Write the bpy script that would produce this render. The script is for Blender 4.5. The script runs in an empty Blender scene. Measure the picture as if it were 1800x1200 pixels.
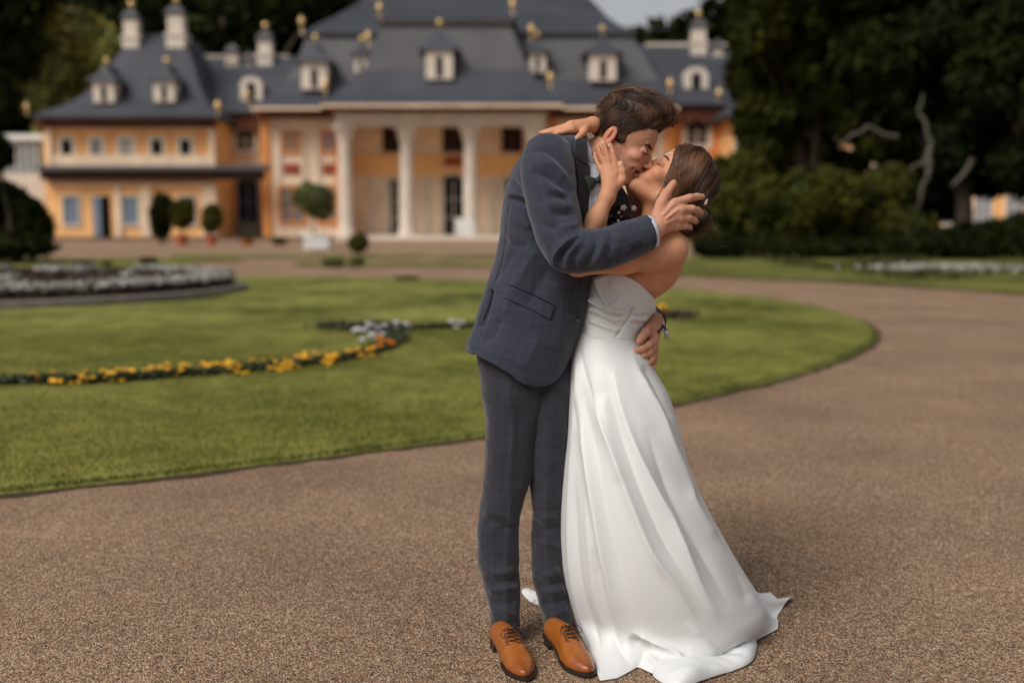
import bpy, math, random
import numpy as np
from mathutils import Vector, noise
random.seed(7); RNG = np.random.default_rng(11)
S = bpy.context.scene
COL = S.collection
# ------------------------------------------------------------------ camera, sky, sun, exposure
F = 1900.0; HZ = 390.0; CAMZ = 1.33; YC = 3.41
PITCH = math.atan((600 - HZ) / F)
CP, SP = math.cos(PITCH), math.sin(PITCH)
cam = bpy.data.objects.new('camera', bpy.data.cameras.new('camera')); COL.objects.link(cam)
cam.location = (0, 0, CAMZ); cam.rotation_euler = (math.pi / 2 - PITCH, 0, 0)
cam.data.sensor_width = 36; cam.data.lens = F / 1800 * 36
cam.data.clip_start = 0.1; cam.data.clip_end = 2000
cam.data.dof.use_dof = True; cam.data.dof.focus_distance = 3.33; cam.data.dof.aperture_fstop = 1.3
S.camera = cam
SUN_EL, SUN_AZ = 47.0, -44.0      # azimuth: degrees from -Y (behind the camera) towards -X
sx = -math.sin(math.radians(-SUN_AZ)); sy = -math.cos(math.radians(-SUN_AZ))
sdir = Vector((sx * math.cos(math.radians(SUN_EL)), sy * math.cos(math.radians(SUN_EL)), math.sin(math.radians(SUN_EL))))
W = bpy.data.worlds.new('World'); S.world = W; W.use_nodes = True
nt = W.node_tree; bg = nt.nodes['Background']
sky = nt.nodes.new('ShaderNodeTexSky'); sky.sky_type = 'NISHITA'; sky.sun_disc = False
sky.sun_elevation = math.radians(SUN_EL)
sky.sun_rotation = math.atan2(sdir.x, sdir.y)
sky.air_density = 1.6; sky.dust_density = 4.0; sky.ozone_density = 1.0
hs = nt.nodes.new('ShaderNodeHueSaturation'); hs.inputs['Saturation'].default_value = 0.35
nt.links.new(sky.outputs[0], hs.inputs['Color'])
tcw = nt.nodes.new('ShaderNodeTexCoord'); sxw = nt.nodes.new('ShaderNodeSeparateXYZ'); nt.links.new(tcw.outputs['Generated'], sxw.inputs[0])
mrw = nt.nodes.new('ShaderNodeMapRange'); mrw.inputs[1].default_value = .1; mrw.inputs[2].default_value = .55; mrw.inputs[3].default_value = 1; mrw.inputs[4].default_value = 0; nt.links.new(sxw.outputs[2], mrw.inputs[0])
nzw = nt.nodes.new('ShaderNodeTexNoise'); nzw.inputs['Scale'].default_value = 2.2; nzw.inputs['Detail'].default_value = 5; mpw = nt.nodes.new('ShaderNodeMapping'); mpw.inputs['Scale'].default_value = (1, 1, 3)
nt.links.new(tcw.outputs['Generated'], mpw.inputs[0]); nt.links.new(mpw.outputs[0], nzw.inputs['Vector'])
mw = nt.nodes.new('ShaderNodeMath'); mw.operation = 'MULTIPLY_ADD'; mw.inputs[1].default_value = .5; nt.links.new(nzw.outputs[0], mw.inputs[0]); mw.inputs[2].default_value = .45
mw2 = nt.nodes.new('ShaderNodeMath'); mw2.operation = 'MULTIPLY'; nt.links.new(mw.outputs[0], mw2.inputs[0]); nt.links.new(mrw.outputs[0], mw2.inputs[1])
cl_ = nt.nodes.new('ShaderNodeMix'); cl_.data_type = 'RGBA'; nt.links.new(mw2.outputs[0], cl_.inputs[0]); nt.links.new(hs.outputs[0], cl_.inputs[6]); cl_.inputs[7].default_value = (9.5, 9.8, 10.2, 1)   # pale cloud low in the sky
nt.links.new(cl_.outputs[2], bg.inputs['Color'])
bg.inputs['Strength'].default_value = 0.058
sl = bpy.data.lights.new('sun', 'SUN'); sl.energy = 2.6; sl.angle = math.radians(34); sl.color = (1, .965, .92)
so = bpy.data.objects.new('sun', sl); COL.objects.link(so)
so.rotation_euler = sdir.to_track_quat('Z', 'Y').to_euler()
S.view_settings.view_transform = 'Standard'; S.view_settings.look = 'None'
S.view_settings.exposure = 0.02; S.view_settings.gamma = 1.0
try:
    S.cycles.max_bounces = 8; S.cycles.transparent_max_bounces = 8; S.cycles.use_denoising = True
except Exception: pass

# ------------------------------------------------------------------ pixel <-> world (photo is 1800 x 1200)
def ray(u, v):
    a = (np.asarray(u, float) - 900) / F; b = (600 - np.asarray(v, float)) / F
    return a, CP + b * SP, -SP + b * CP
def P(u, v, w=0.0):               # point at depth YC + w
    x, y, z = ray(u, v); k = (YC + np.asarray(w, float)) / y
    return np.stack(np.broadcast_arrays(x * k, y * k, CAMZ + z * k), -1)
def BY(u, v, Y):                  # point at depth Y
    return P(u, v, np.asarray(Y, float) - YC)
def G(u, v, z=0.0):               # point on the ground
    x, y, zz = ray(u, v); k = (z - CAMZ) / zz
    return np.stack(np.broadcast_arrays(x * k, y * k, z + 0 * k), -1)
def PIX(p):
    p = np.asarray(p); y = p[..., 1]; z = p[..., 2] - CAMZ
    d = y * CP - z * SP; up = y * SP + z * CP
    return 900 + F * p[..., 0] / d, 600 - F * up / d
PX = YC / F / (CP)
# ------------------------------------------------------------------ colour and materials
def srgb(r, g, b):
    f = lambda c: (c / 255 / 12.92) if c / 255 <= .04045 else ((c / 255 + .055) / 1.055) ** 2.4
    return (f(r), f(g), f(b), 1)
def mat(name, col, rough=.8, var=0.0, vscale=5.0, bump=0.0, bscale=40.0, metal=0.0, spec=.5, coords='Object', sss=0.0, sheen=0.0, attr=None, coat=0.0, detail=4.0):
    m = bpy.data.materials.new(name); m.use_nodes = True; t = m.node_tree; n = t.nodes; l = t.links
    p = n['Principled BSDF']; p.inputs['Roughness'].default_value = rough; p.inputs['Metallic'].default_value = metal
    p.inputs['Specular IOR Level'].default_value = spec; p.inputs['Base Color'].default_value = col
    if coat: p.inputs['Coat Weight'].default_value = coat; p.inputs['Coat Roughness'].default_value = .2
    if sss:
        p.inputs['Subsurface Weight'].default_value = sss; p.inputs['Subsurface Radius'].default_value = (1, .35, .2); p.inputs['Subsurface Scale'].default_value = .012
    if sheen: p.inputs['Sheen Weight'].default_value = sheen; p.inputs['Sheen Roughness'].default_value = .4
    tc = n.new('ShaderNodeTexCoord')
    src = None
    if attr:
        a = n.new('ShaderNodeAttribute'); a.attribute_name = attr
        mx = n.new('ShaderNodeMix'); mx.data_type = 'RGBA'; mx.blend_type = 'MULTIPLY'; mx.inputs[0].default_value = 1
        mx.inputs[6].default_value = col; l.new(a.outputs['Color'], mx.inputs[7]); src = mx.outputs[2]
    if var:
        nz = n.new('ShaderNodeTexNoise'); nz.inputs['Scale'].default_value = vscale; nz.inputs['Detail'].default_value = detail
        l.new(tc.outputs[coords], nz.inputs['Vector'])
        mr = n.new('ShaderNodeMapRange'); mr.inputs[1].default_value = .3; mr.inputs[2].default_value = .7
        mr.inputs[3].default_value = 1 - var; mr.inputs[4].default_value = 1 + var; l.new(nz.outputs[0], mr.inputs[0])
        m2 = n.new('ShaderNodeMix'); m2.data_type = 'RGBA'; m2.blend_type = 'MULTIPLY'; m2.inputs[0].default_value = 1
        if src: l.new(src, m2.inputs[6])
        else: m2.inputs[6].default_value = col
        cc = n.new('ShaderNodeCombineColor')
        for i in range(3): l.new(mr.outputs[0], cc.inputs[i])
        l.new(cc.outputs[0], m2.inputs[7]); src = m2.outputs[2]
    if src: l.new(src, p.inputs['Base Color'])
    if bump:
        nb = n.new('ShaderNodeTexNoise'); nb.inputs['Scale'].default_value = bscale; nb.inputs['Detail'].default_value = 5
        l.new(tc.outputs[coords], nb.inputs['Vector'])
        bp = n.new('ShaderNodeBump'); bp.inputs['Strength'].default_value = bump; bp.inputs['Distance'].default_value = .02
        l.new(nb.outputs[0], bp.inputs['Height']); l.new(bp.outputs[0], p.inputs['Normal'])
    return m
# ------------------------------------------------------------------ objects
def link(name, me, m=None, parent=None, smooth=False):
    o = bpy.data.objects.new(name, me); COL.objects.link(o)
    if m is not None:
        for q in (m if isinstance(m, (list, tuple)) else [m]): me.materials.append(q)
    if parent is not None: o.parent = parent
    if smooth: me.shade_smooth()
    return o
def mesh_np(name, V, Fc, m=None, parent=None, smooth=True, uv=None, colr=None):
    V = np.ascontiguousarray(V, np.float32).reshape(-1, 3); Fc = np.ascontiguousarray(Fc, np.int32); k = Fc.shape[1]
    me = bpy.data.meshes.new(name); me.vertices.add(len(V)); me.vertices.foreach_set('co', V.ravel())
    me.loops.add(Fc.size); me.loops.foreach_set('vertex_index', Fc.ravel())
    me.polygons.add(len(Fc)); me.polygons.foreach_set('loop_start', np.arange(0, Fc.size, k, dtype=np.int32))
    me.polygons.foreach_set('loop_total', np.full(len(Fc), k, np.int32))
    me.update(calc_edges=True)
    if uv is not None:
        ul = me.uv_layers.new(name='UVMap'); ul.data.foreach_set('uv', np.ascontiguousarray(uv, np.float32)[Fc.ravel()].ravel())
    if colr is not None:
        ca = me.color_attributes.new('col', 'FLOAT_COLOR', 'POINT')
        c4 = np.ones((len(V), 4), np.float32); c4[:, :3] = colr; ca.data.foreach_set('color', c4.ravel())
    return link(name, me, m, parent, smooth)
def empty(name, loc=(0, 0, 0)):
    o = bpy.data.objects.new(name, None); COL.objects.link(o); o.location = Vector([float(c) for c in loc]); o.empty_display_size = .2; return o
def tag(o, label=None, cat=None, group=None, kind=None):
    if label: o['label'] = label
    if cat: o['category'] = cat
    if group: o['group'] = group
    if kind: o['kind'] = kind
    return o
class MB:                         # gathers boxes, bars, tubes into one mesh
    def __init__(s): s.v = []; s.f = []
    def add(s, vs, fs):
        b = len(s.v); s.v += [tuple(float(c) for c in p) for p in vs]; s.f += [tuple(b + i for i in f) for f in fs]
    def box(s, x0, x1, y0, y1, z0, z1):
        s.add([(x, y, z) for z in (z0, z1) for y in (y0, y1) for x in (x0, x1)],
              [(0, 2, 3, 1), (4, 5, 7, 6), (0, 1, 5, 4), (2, 6, 7, 3), (0, 4, 6, 2), (1, 3, 7, 5)])
    def loft(s, rings, cap=True):
        n = len(rings[0]); vs = [p for r in rings for p in r]; fs = []
        for i in range(len(rings) - 1):
            for j in range(n):
                k = (j + 1) % n; fs.append((i * n + j, i * n + k, (i + 1) * n + k, (i + 1) * n + j))
        if cap: fs.append(tuple(range(n))[::-1]); fs.append(tuple((len(rings) - 1) * n + j for j in range(n)))
        s.add(vs, fs)
    def tube(s, pts, rad, n=8, cap=True):
        V, Fq = tube_np(np.array(pts, float), np.array(rad, float) * np.ones(len(pts)), n)
        b = len(s.v); s.v += [tuple(map(float, p)) for p in V]; s.f += [tuple(int(i) + b for i in f) for f in Fq]
        if cap:
            s.f.append(tuple(b + j for j in range(n))[::-1]); s.f.append(tuple(b + (len(pts) - 1) * n + j for j in range(n)))
    def lathe(s, c, prof, n=16):  # prof: list of (r, z)
        s.loft([[(c[0] + r * math.cos(t * 2 * math.pi / n), c[1] + r * math.sin(t * 2 * math.pi / n), c[2] + z) for t in range(n)] for r, z in prof])
    def ball(s, c, r, n=12, m=8, sq=(1, 1, 1)):
        s.loft([[(c[0] + sq[0] * r * math.sin(math.pi * (i + .02) / (m + .04)) * math.cos(2 * math.pi * j / n), c[1] + sq[1] * r * math.sin(math.pi * (i + .02) / (m + .04)) * math.sin(2 * math.pi * j / n),
                  c[2] - sq[2] * r * math.cos(math.pi * i / m)) for j in range(n)] for i in range(m + 1)])
    def build(s, name, m, parent=None, smooth=False):
        me = bpy.data.meshes.new(name); me.from_pydata(s.v, [], s.f); me.update()
        o = link(name, me, m, parent)
        if smooth:
            me.shade_smooth()
            if hasattr(me, 'set_sharp_from_angle'): me.set_sharp_from_angle(angle=math.radians(50))
        return o
def tube_np(pts, rad, n=8, flat=None):
    """swept tube; returns verts and quads. rad may be (k,) or (k,2)."""
    k = len(pts); T = np.gradient(pts, axis=0); T /= np.linalg.norm(T, axis=1)[:, None] + 1e-12
    N = np.zeros_like(pts); a = np.array([0, -1., 0.]) if abs(T[0][1]) < .9 else np.array([0, 0, 1.])
    N[0] = a - T[0] * a.dot(T[0]); N[0] /= np.linalg.norm(N[0])
    for i in range(1, k):
        q = N[i - 1] - T[i] * N[i - 1].dot(T[i]); N[i] = q / (np.linalg.norm(q) + 1e-12)
    B = np.cross(T, N); th = np.arange(n) * 2 * np.pi / n
    r = rad if rad.ndim == 2 else np.stack([rad, rad], 1)
    V = pts[:, None] + N[:, None] * (np.cos(th)[None, :, None] * r[:, :1, None]) + B[:, None] * (np.sin(th)[None, :, None] * r[:, 1:, None])
    i = np.arange(k - 1)[:, None] * n; j = np.arange(n)[None, :]; j2 = (j + 1) % n
    Fq = np.stack([i + j, i + j2, i + n + j2, i + n + j], -1).reshape(-1, 4)
    return V.reshape(-1, 3), Fq
def crom(A, n):                   # Catmull-Rom resample of rows
    A = np.asarray(A, float); k = len(A); t = np.linspace(0, k - 1, n); i = np.clip(t.astype(int), 0, k - 2); f = (t - i)[:, None]
    p = lambda q: A[np.clip(q, 0, k - 1)]
    p0, p1, p2, p3 = p(i - 1), p(i), p(i + 1), p(i + 2)
    return .5 * (2 * p1 + (p2 - p0) * f + (2 * p0 - 5 * p1 + 4 * p2 - p3) * f ** 2 + (3 * p1 - p0 - 3 * p2 + p3) * f ** 3)
def vnoise(p, s, seed=0):         # cheap smooth value noise, vectorised
    q = np.asarray(p) * s + seed * 17.3; i = np.floor(q).astype(np.int64); f = q - i; f = f * f * (3 - 2 * f)
    def h(a, b, c):
        x = (a * 374761393 + b * 668265263 + c * 2147483647 + seed * 97531) & 0xffffffff
        x = ((x ^ (x >> 13)) * 1274126177) & 0xffffffff; return ((x ^ (x >> 16)) & 0xffff) / 32767.5 - 1
    r = 0
    for a in (0, 1):
        for b in (0, 1):
            for c in (0, 1):
                r = r + h(i[..., 0] + a, i[..., 1] + b, i[..., 2] + c) * (f[..., 0] if a else 1 - f[..., 0]) * (f[..., 1] if b else 1 - f[..., 1]) * (f[..., 2] if c else 1 - f[..., 2])
    return r
def poly_dist(pu, pv, line):      # distance in px and position along the line 0..1
    L = np.asarray(line, float); best = np.full(pu.shape, 1e9); pos = np.zeros(pu.shape)
    seg = np.linalg.norm(np.diff(L, axis=0), axis=1); tot = seg.sum(); acc = 0
    for a, b, s in zip(L[:-1], L[1:], seg):
        d = (b - a) / s; t = np.clip((pu - a[0]) * d[0] + (pv - a[1]) * d[1], 0, s)
        e = np.hypot(pu - a[0] - d[0] * t, pv - a[1] - d[1] * t); m = e < best
        best = np.where(m, e, best); pos = np.where(m, (acc + t) / tot, pos); acc += s
    return best, pos
def vnormals(V, Fq):
    N = np.zeros_like(V); A = V[Fq[:, 0]]; n = np.cross(V[Fq[:, 2]] - A, V[Fq[:, 3]] - V[Fq[:, 1]])
    for k in range(4): np.add.at(N, Fq[:, k], n)
    return N / (np.linalg.norm(N, axis=1)[:, None] + 1e-12)
def fold(V, Fq, folds, edge=.12, sh=2.0):  # folds: (polyline px, amp m, width px[, end fade])
    N = vnormals(V, Fq); pu, pv = PIX(V); face = np.clip(-N[:, 1] * 2.0, 0, 1)
    d = np.zeros(len(V))
    for fd in folds:
        line, amp, wid = fd[:3]; ef = fd[3] if len(fd) > 3 else edge
        Ln = crom(line, max(12, len(line) * 4)); e, t = poly_dist(pu, pv, Ln)
        fade = np.clip(np.minimum(t / ef, (1 - t) / ef), 0, 1) if ef > 0 else 1
        if ef < 0: fade = np.clip(t / -ef, 0, 1)
        d += amp * np.exp(-(np.sqrt(e * e + .6) / wid) ** sh) * fade
    return V + N * (d * face)[:, None]
# ------------------------------------------------------------------ ground
def ground_mat():
    m = bpy.data.materials.new('gravel'); m.use_nodes = True; t = m.node_tree; n = t.nodes; l = t.links; p = n['Principled BSDF']
    p.inputs['Roughness'].default_value = .92; p.inputs['Specular IOR Level'].default_value = .25
    tc = n.new('ShaderNodeTexCoord')
    vo = n.new('ShaderNodeTexVoronoi'); vo.inputs['Scale'].default_value = 205; l.new(tc.outputs['Object'], vo.inputs['Vector'])
    vs = n.new('ShaderNodeTexVoronoi'); vs.inputs['Scale'].default_value = 60; l.new(tc.outputs['Object'], vs.inputs['Vector'])
    r = n.new('ShaderNodeValToRGB'); e = r.color_ramp.elements
    cs = [(0, (72, 50, 38)), (.18, (122, 92, 69)), (.4, (153, 119, 92)), (.62, (171, 138, 109)), (.82, (191, 160, 131)), (.94, (216, 196, 172)), (1, (122, 86, 64))]
    while len(e) < len(cs): e.new(.5)
    for q, (pos, c) in zip(e, cs): q.position = pos; q.color = srgb(*c)
    sp = n.new('ShaderNodeSeparateColor'); l.new(vo.outputs['Color'], sp.inputs[0]); l.new(sp.outputs[0], r.inputs[0])
    sp2 = n.new('ShaderNodeSeparateColor'); l.new(vs.outputs['Color'], sp2.inputs[0])
    nz = n.new('ShaderNodeTexNoise'); nz.inputs['Scale'].default_value = .8; nz.inputs['Detail'].default_value = 6; l.new(tc.outputs['Object'], nz.inputs['Vector'])
    mr = n.new('ShaderNodeMapRange'); mr.inputs[1].default_value = .3; mr.inputs[2].default_value = .7; mr.inputs[3].default_value = .74; mr.inputs[4].default_value = 1.18; l.new(nz.outputs[0], mr.inputs[0])
    mr2 = n.new('ShaderNodeMapRange'); mr2.inputs[3].default_value = .78; mr2.inputs[4].default_value = 1.18; l.new(sp2.outputs[0], mr2.inputs[0])
    mu = n.new('ShaderNodeMath'); mu.operation = 'MULTIPLY'; l.new(mr.outputs[0], mu.inputs[0]); l.new(mr2.outputs[0], mu.inputs[1])
    cc = n.new('ShaderNodeCombineColor'); [l.new(mu.outputs[0], cc.inputs[i]) for i in range(3)]
    mx = n.new('ShaderNodeMix'); mx.data_type = 'RGBA'; mx.blend_type = 'MULTIPLY'; mx.inputs[0].default_value = 1
    l.new(r.outputs[0], mx.inputs[6]); l.new(cc.outputs[0], mx.inputs[7]); l.new(mx.outputs[2], p.inputs['Base Color'])
    bp = n.new('ShaderNodeBump'); bp.inputs['Strength'].default_value = 1; bp.inputs['Distance'].default_value = .006; bp.invert = True
    l.new(vo.outputs['Distance'], bp.inputs['Height']); l.new(bp.outputs[0], p.inputs['Normal'])
    return m
GRAVEL = ground_mat()
def sheet(name, pts, z, m, label, cat=None):
    me = bpy.data.meshes.new(name); me.from_pydata([(float(p[0]), float(p[1]), z) for p in pts], [], [tuple(range(len(pts)))]); me.update()
    o = link(name, me, m); o['kind'] = 'structure'; o['label'] = label; return o
sheet('ground', [(-400, -30), (400, -30), (400, 600), (-400, 600)], 0, GRAVEL, 'brown gravel forecourt and drive around the lawn')
def grass_mat(name='lawn_grass', a=(70, 74, 26), b=(140, 138, 70), sc=1.3):
    m = bpy.data.materials.new(name); m.use_nodes = True; t = m.node_tree; n = t.nodes; l = t.links; p = n['Principled BSDF']
    p.inputs['Roughness'].default_value = .9; p.inputs['Specular IOR Level'].default_value = .15
    tc = n.new('ShaderNodeTexCoord'); acc = None
    for s, d, wgt in ((sc * .35, 4, .75), (sc * 2.4, 8, .55), (55, 2, .35)):
        nz = n.new('ShaderNodeTexNoise'); nz.inputs['Scale'].default_value = s; nz.inputs['Detail'].default_value = d; l.new(tc.outputs['Object'], nz.inputs['Vector'])
        mm = n.new('ShaderNodeMath'); mm.operation = 'MULTIPLY_ADD'; mm.inputs[1].default_value = wgt; l.new(nz.outputs[0], mm.inputs[0])
        if acc: l.new(acc, mm.inputs[2])
        else: mm.inputs[2].default_value = -.32
        acc = mm.outputs[0]
    r = n.new('ShaderNodeValToRGB'); e = r.color_ramp.elements; e[0].position = .34; e[0].color = srgb(*a); e[1].position = .66; e[1].color = srgb(*b)
    l.new(acc, r.inputs[0]); l.new(r.outputs[0], p.inputs['Base Color'])
    return m
GRASS = grass_mat()
lawn_px = [(-1500, 960), (-1050, 940), (-600, 915), (-260, 893), (-120, 886), (0, 872), (140, 857), (283, 841), (420, 824), (567, 806), (700, 789), (845, 770), (1000, 746), (1100, 729), (1190, 711), (1320, 682), (1430, 652), (1500, 626), (1533, 606), (1541, 592),
           (1530, 574), (1490, 556), (1430, 541), (1350, 527), (1270, 518), (1200, 511), (1050, 503), (850, 496), (640, 491), (450, 488), (300, 485), (100, 482), (-150, 479), (-500, 478), (-900, 482), (-1800, 486), (-2600, 520)]
def curve_xy(px, n, closed=True):
    q = np.array([G(*p)[:2] for p in px]); q = np.vstack([q, q[:1]]); return crom(q, n)[:-1]
lawn_xy = curve_xy(lawn_px, 900)
cen = lawn_xy.mean(0)
outer = lawn_xy + (cen - lawn_xy) / np.linalg.norm(cen - lawn_xy, axis=1)[:, None] * (-.05 - .035 * vnoise(np.c_[lawn_xy, 0 * lawn_xy[:, 0]], 5.0, 3) - .025 * vnoise(np.c_[lawn_xy, 0 * lawn_xy[:, 0]], 14.0, 5))[:, None]
SOIL = mat('soil', srgb(72, 52, 38), .95, var=.4, vscale=14, bump=.8, bscale=60)
sheet('soil_edge', outer, .005, SOIL, 'dark soil edge cut round the lawn')
nl = len(lawn_xy); in2 = lawn_xy - (cen - lawn_xy) / np.linalg.norm(cen - lawn_xy, axis=1)[:, None] * -.06
Vl = np.vstack([np.c_[lawn_xy, np.full(nl, .008)], np.c_[in2, np.full(nl, .045)]])
me = bpy.data.meshes.new('lawn'); me.from_pydata([tuple(map(float, v)) for v in Vl], [], [(i, (i + 1) % nl, nl + (i + 1) % nl, nl + i) for i in range(nl)] + [tuple(nl + i for i in range(nl))]); me.update()
tag(link('lawn', me, GRASS), 'curved mown lawn inside the gravel drive', kind='structure')
for nm, px, lb in (('far_lawn', [(-300, 470), (0, 471), (200, 471), (300, 466), (430, 459), (420, 457), (300, 455), (0, 455), (-300, 456)], 'narrow far lawn strip left of the path'),
               ('path_lawn', [(515, 468), (880, 470), (1010, 472), (1010, 463), (880, 462), (530, 461)], 'thin grass strip between two gravel paths'),
               ('terrace_lawn', [(300, 453), (1010, 456), (1010, 450), (300, 448)], 'thin grass strip nearest the palace'),
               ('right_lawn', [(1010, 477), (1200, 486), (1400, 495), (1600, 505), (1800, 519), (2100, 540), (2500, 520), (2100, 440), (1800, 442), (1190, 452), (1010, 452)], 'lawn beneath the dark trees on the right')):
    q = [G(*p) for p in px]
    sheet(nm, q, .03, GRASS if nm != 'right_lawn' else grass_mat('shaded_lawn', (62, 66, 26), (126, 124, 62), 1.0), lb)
# grass blades on the near part of the lawn and along its cut edge
from mathutils.geometry import tessellate_polygon
def inside(pts, poly):
    x, y = pts[:, 0], pts[:, 1]; c = np.zeros(len(pts), bool); n = len(poly); j = n - 1
    for i in range(n):
        xi, yi = poly[i]; xj, yj = poly[j]
        m = ((yi > y) != (yj > y)) & (x < (xj - xi) * (y - yi) / (yj - yi + 1e-12) + xi); c ^= m; j = i
    return c
def blades(name, pts, h, wd, m, zb, label, kind='stuff', cat='grass', tint=None, lean=.5):
    n = len(pts); a = RNG.random(n) * 2 * np.pi; hh = h * (.6 + .8 * RNG.random(n)); d = np.stack([np.cos(a), np.sin(a), 0 * a], 1); ln = RNG.normal(0, lean, (n, 2)) * hh[:, None]
    b = np.c_[pts, np.full(n, zb) if np.isscalar(zb) else zb]; top = b + np.c_[ln, hh]
    V = np.stack([b - d * wd, b + d * wd, top], 1).reshape(-1, 3)
    c = np.repeat((.7 + .6 * RNG.random(n))[:, None] * np.array([[1, 1, 1]]), 3, 0) * (1 if tint is None else np.repeat(tint, 3, 0))
    return tag(mesh_np(name, V, np.arange(3 * n).reshape(-1, 3), m, smooth=False, colr=c), label, cat, kind=kind)
BLADE = mat('grass_blade', srgb(124, 122, 56), .75, attr='col', spec=.2)
q = np.c_[RNG.uniform(-8, 4.8, 620000), RNG.uniform(4.3, 13.5, 620000)]
q = q[RNG.random(len(q)) < np.clip(5.6 / q[:, 1], 0, 1) ** 2]
q = q[(np.abs(q[:, 0]) < q[:, 1] * .85 + .3) & inside(q, in2)]
cl = vnoise(np.c_[q, 0 * q[:, 0]], 1.1, 3) * .5 + vnoise(np.c_[q, 0 * q[:, 0]], 4.0, 5) * .35
tint = np.c_[1 + .25 * cl, 1 + .12 * cl, 1 + .1 * cl]
blades('grass', q, .017, .0035, BLADE, .044, 'short mown grass on the lawn', tint=tint)
ei = RNG.integers(0, nl, 26000); ej = (ei + 1) % nl; tt = RNG.random(26000)[:, None]
eq = in2[ei] * (1 - tt) + in2[ej] * tt + RNG.normal(0, .03, (26000, 2)); eq = eq[(eq[:, 1] < 14)]
blades('edge_grass', eq, .024, .004, mat('edge_blade', srgb(88, 92, 44), .8, attr='col', spec=.2), .02, 'longer rough grass along the cut lawn edge')

# loose pebbles on the gravel around the couple
n_ = 9000; yy = 2.3 + 5.5 * RNG.random(n_) ** 1.6; xx = RNG.uniform(-.55, .55, n_) * yy; sz = RNG.uniform(.0022, .0052, n_)
pos_ = np.c_[xx, yy]; kp = ~inside(pos_, outer); pos_, sz = pos_[kp], sz[kp]; n_ = len(sz)
base_ = np.array([[1, 0, 0], [0, 1, 0], [-1, 0, 0], [0, -1, 0], [0, 0, .75], [0, 0, -.3]]); fc_ = np.array([[0, 1, 4], [1, 2, 4], [2, 3, 4], [3, 0, 4], [1, 0, 5], [2, 1, 5], [3, 2, 5], [0, 3, 5]])
ang_ = RNG.random(n_) * 6.28; jit_ = 1 + RNG.uniform(-.35, .35, (n_, 6, 1)); Vp0 = base_[None] * jit_ * sz[:, None, None]
Vr = np.stack([Vp0[..., 0] * np.cos(ang_)[:, None] - Vp0[..., 1] * np.sin(ang_)[:, None] * .8, Vp0[..., 0] * np.sin(ang_)[:, None] + Vp0[..., 1] * np.cos(ang_)[:, None] * .8, Vp0[..., 2]], -1); Vr[..., :2] += pos_[:, None]; Vr[..., 2] += .001
pc_ = np.array([[.30, .22, .15], [.42, .33, .24], [.2, .14, .1], [.5, .42, .34], [.26, .15, .1]])[RNG.integers(0, 5, n_)] * (.7 + .5 * RNG.random((n_, 1)))
tag(mesh_np('pebbles', Vr.reshape(-1, 3), (np.arange(n_)[:, None, None] * 6 + fc_[None]).reshape(-1, 3), mat('pebble_stone', (1, 1, 1, 1), .85, attr='col', spec=.2), smooth=True, colr=np.repeat(pc_, 6, 0)), 'loose pebbles scattered on the gravel', 'gravel', kind='stuff')
# ------------------------------------------------------------------ palace
OCHRE = mat('ochre_plaster', srgb(246, 190, 126), .9, var=.12, vscale=.5)
ORANGE = mat('orange_plaster', srgb(226, 148, 78), .9, var=.12, vscale=.6)
CREAM = mat('cream_stone', srgb(234, 206, 176), .85, var=.12, vscale=.7)
PALE = mat('pale_stone', srgb(214, 200, 184), .85, var=.1, vscale=.9)
SLATE = mat('slate_roof', srgb(58, 60, 68), .65, var=.22, vscale=.35, detail=7, bump=.4, bscale=6)
SLATE2 = mat('paler_slate', srgb(80, 78, 80), .7, var=.2, vscale=.35, detail=7)  # paler slate for the upper slopes, chimney caps and canopy
REDP = mat('red_panel', srgb(150, 66, 44), .85, var=.25, vscale=2)
BROWN = mat('painted_eave', srgb(96, 52, 30), .85, var=.35, vscale=1.2)
DARK = mat('dark_glass', srgb(26, 25, 27), .5, spec=.15)
BLUEG = mat('blue_shutter', srgb(112, 124, 140), .6, var=.1, vscale=3)
GREYG = mat('grey_glass', srgb(128, 124, 122), .3)
FRAME = mat('window_frame_paint', srgb(226, 214, 196), .7)
GOLD = mat('gilding', srgb(240, 204, 140), .4, metal=.6)
WHITE = mat('white_paint', srgb(228, 228, 224), .6)
TERRA = mat('terracotta', srgb(172, 92, 52), .85, var=.15, vscale=4)
def XU(u, Y, v=300): return float(BY(u, v, Y)[0])
def ZV(v, Y): return float(BY(900, v, Y)[2])
def WB(mb, u0, u1, v0, v1, Y0, Y1): mb.box(XU(u0, Y0), XU(u1, Y0), Y0, Y1, max(ZV(v1, Y0), -.2), ZV(v0, Y0))
pal = tag(empty('palace', (XU(777, 80), 84, 0)), 'ochre and cream baroque palace with curved slate roofs and a columned portico', 'palace')
def part(mb, name, m, par=pal, smooth=False, label=None):
    o = mb.build(name, m, par, smooth)
    o.matrix_parent_inverse = Matrix.Translation(-Vector(pal.location)) if par is pal else Matrix.Identity(4)
    if par is not pal: o.matrix_parent_inverse = Matrix.Identity(4)
    if label: o['label'] = label
    return o
from mathutils import Matrix
def pieces(lst, name, m, label=None):
    for q in lst:
        w_ = MB(); WB(w_, *q); part(w_, name, m, label=label)
def roof(rings, name='roof', m=SLATE, label=None):
    mb = MB(); R = []
    for (u0, u1, v, Y0, Y1) in rings:
        x0, x1, z = XU(u0, Y0, v), XU(u1, Y0, v), ZV(v, Y0)
        R.append([(x0, Y0, z), (x1, Y0, z), (x1, Y1, z), (x0, Y1, z)])
    mb.loft(R); return part(mb, name, m, label=label)
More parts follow.
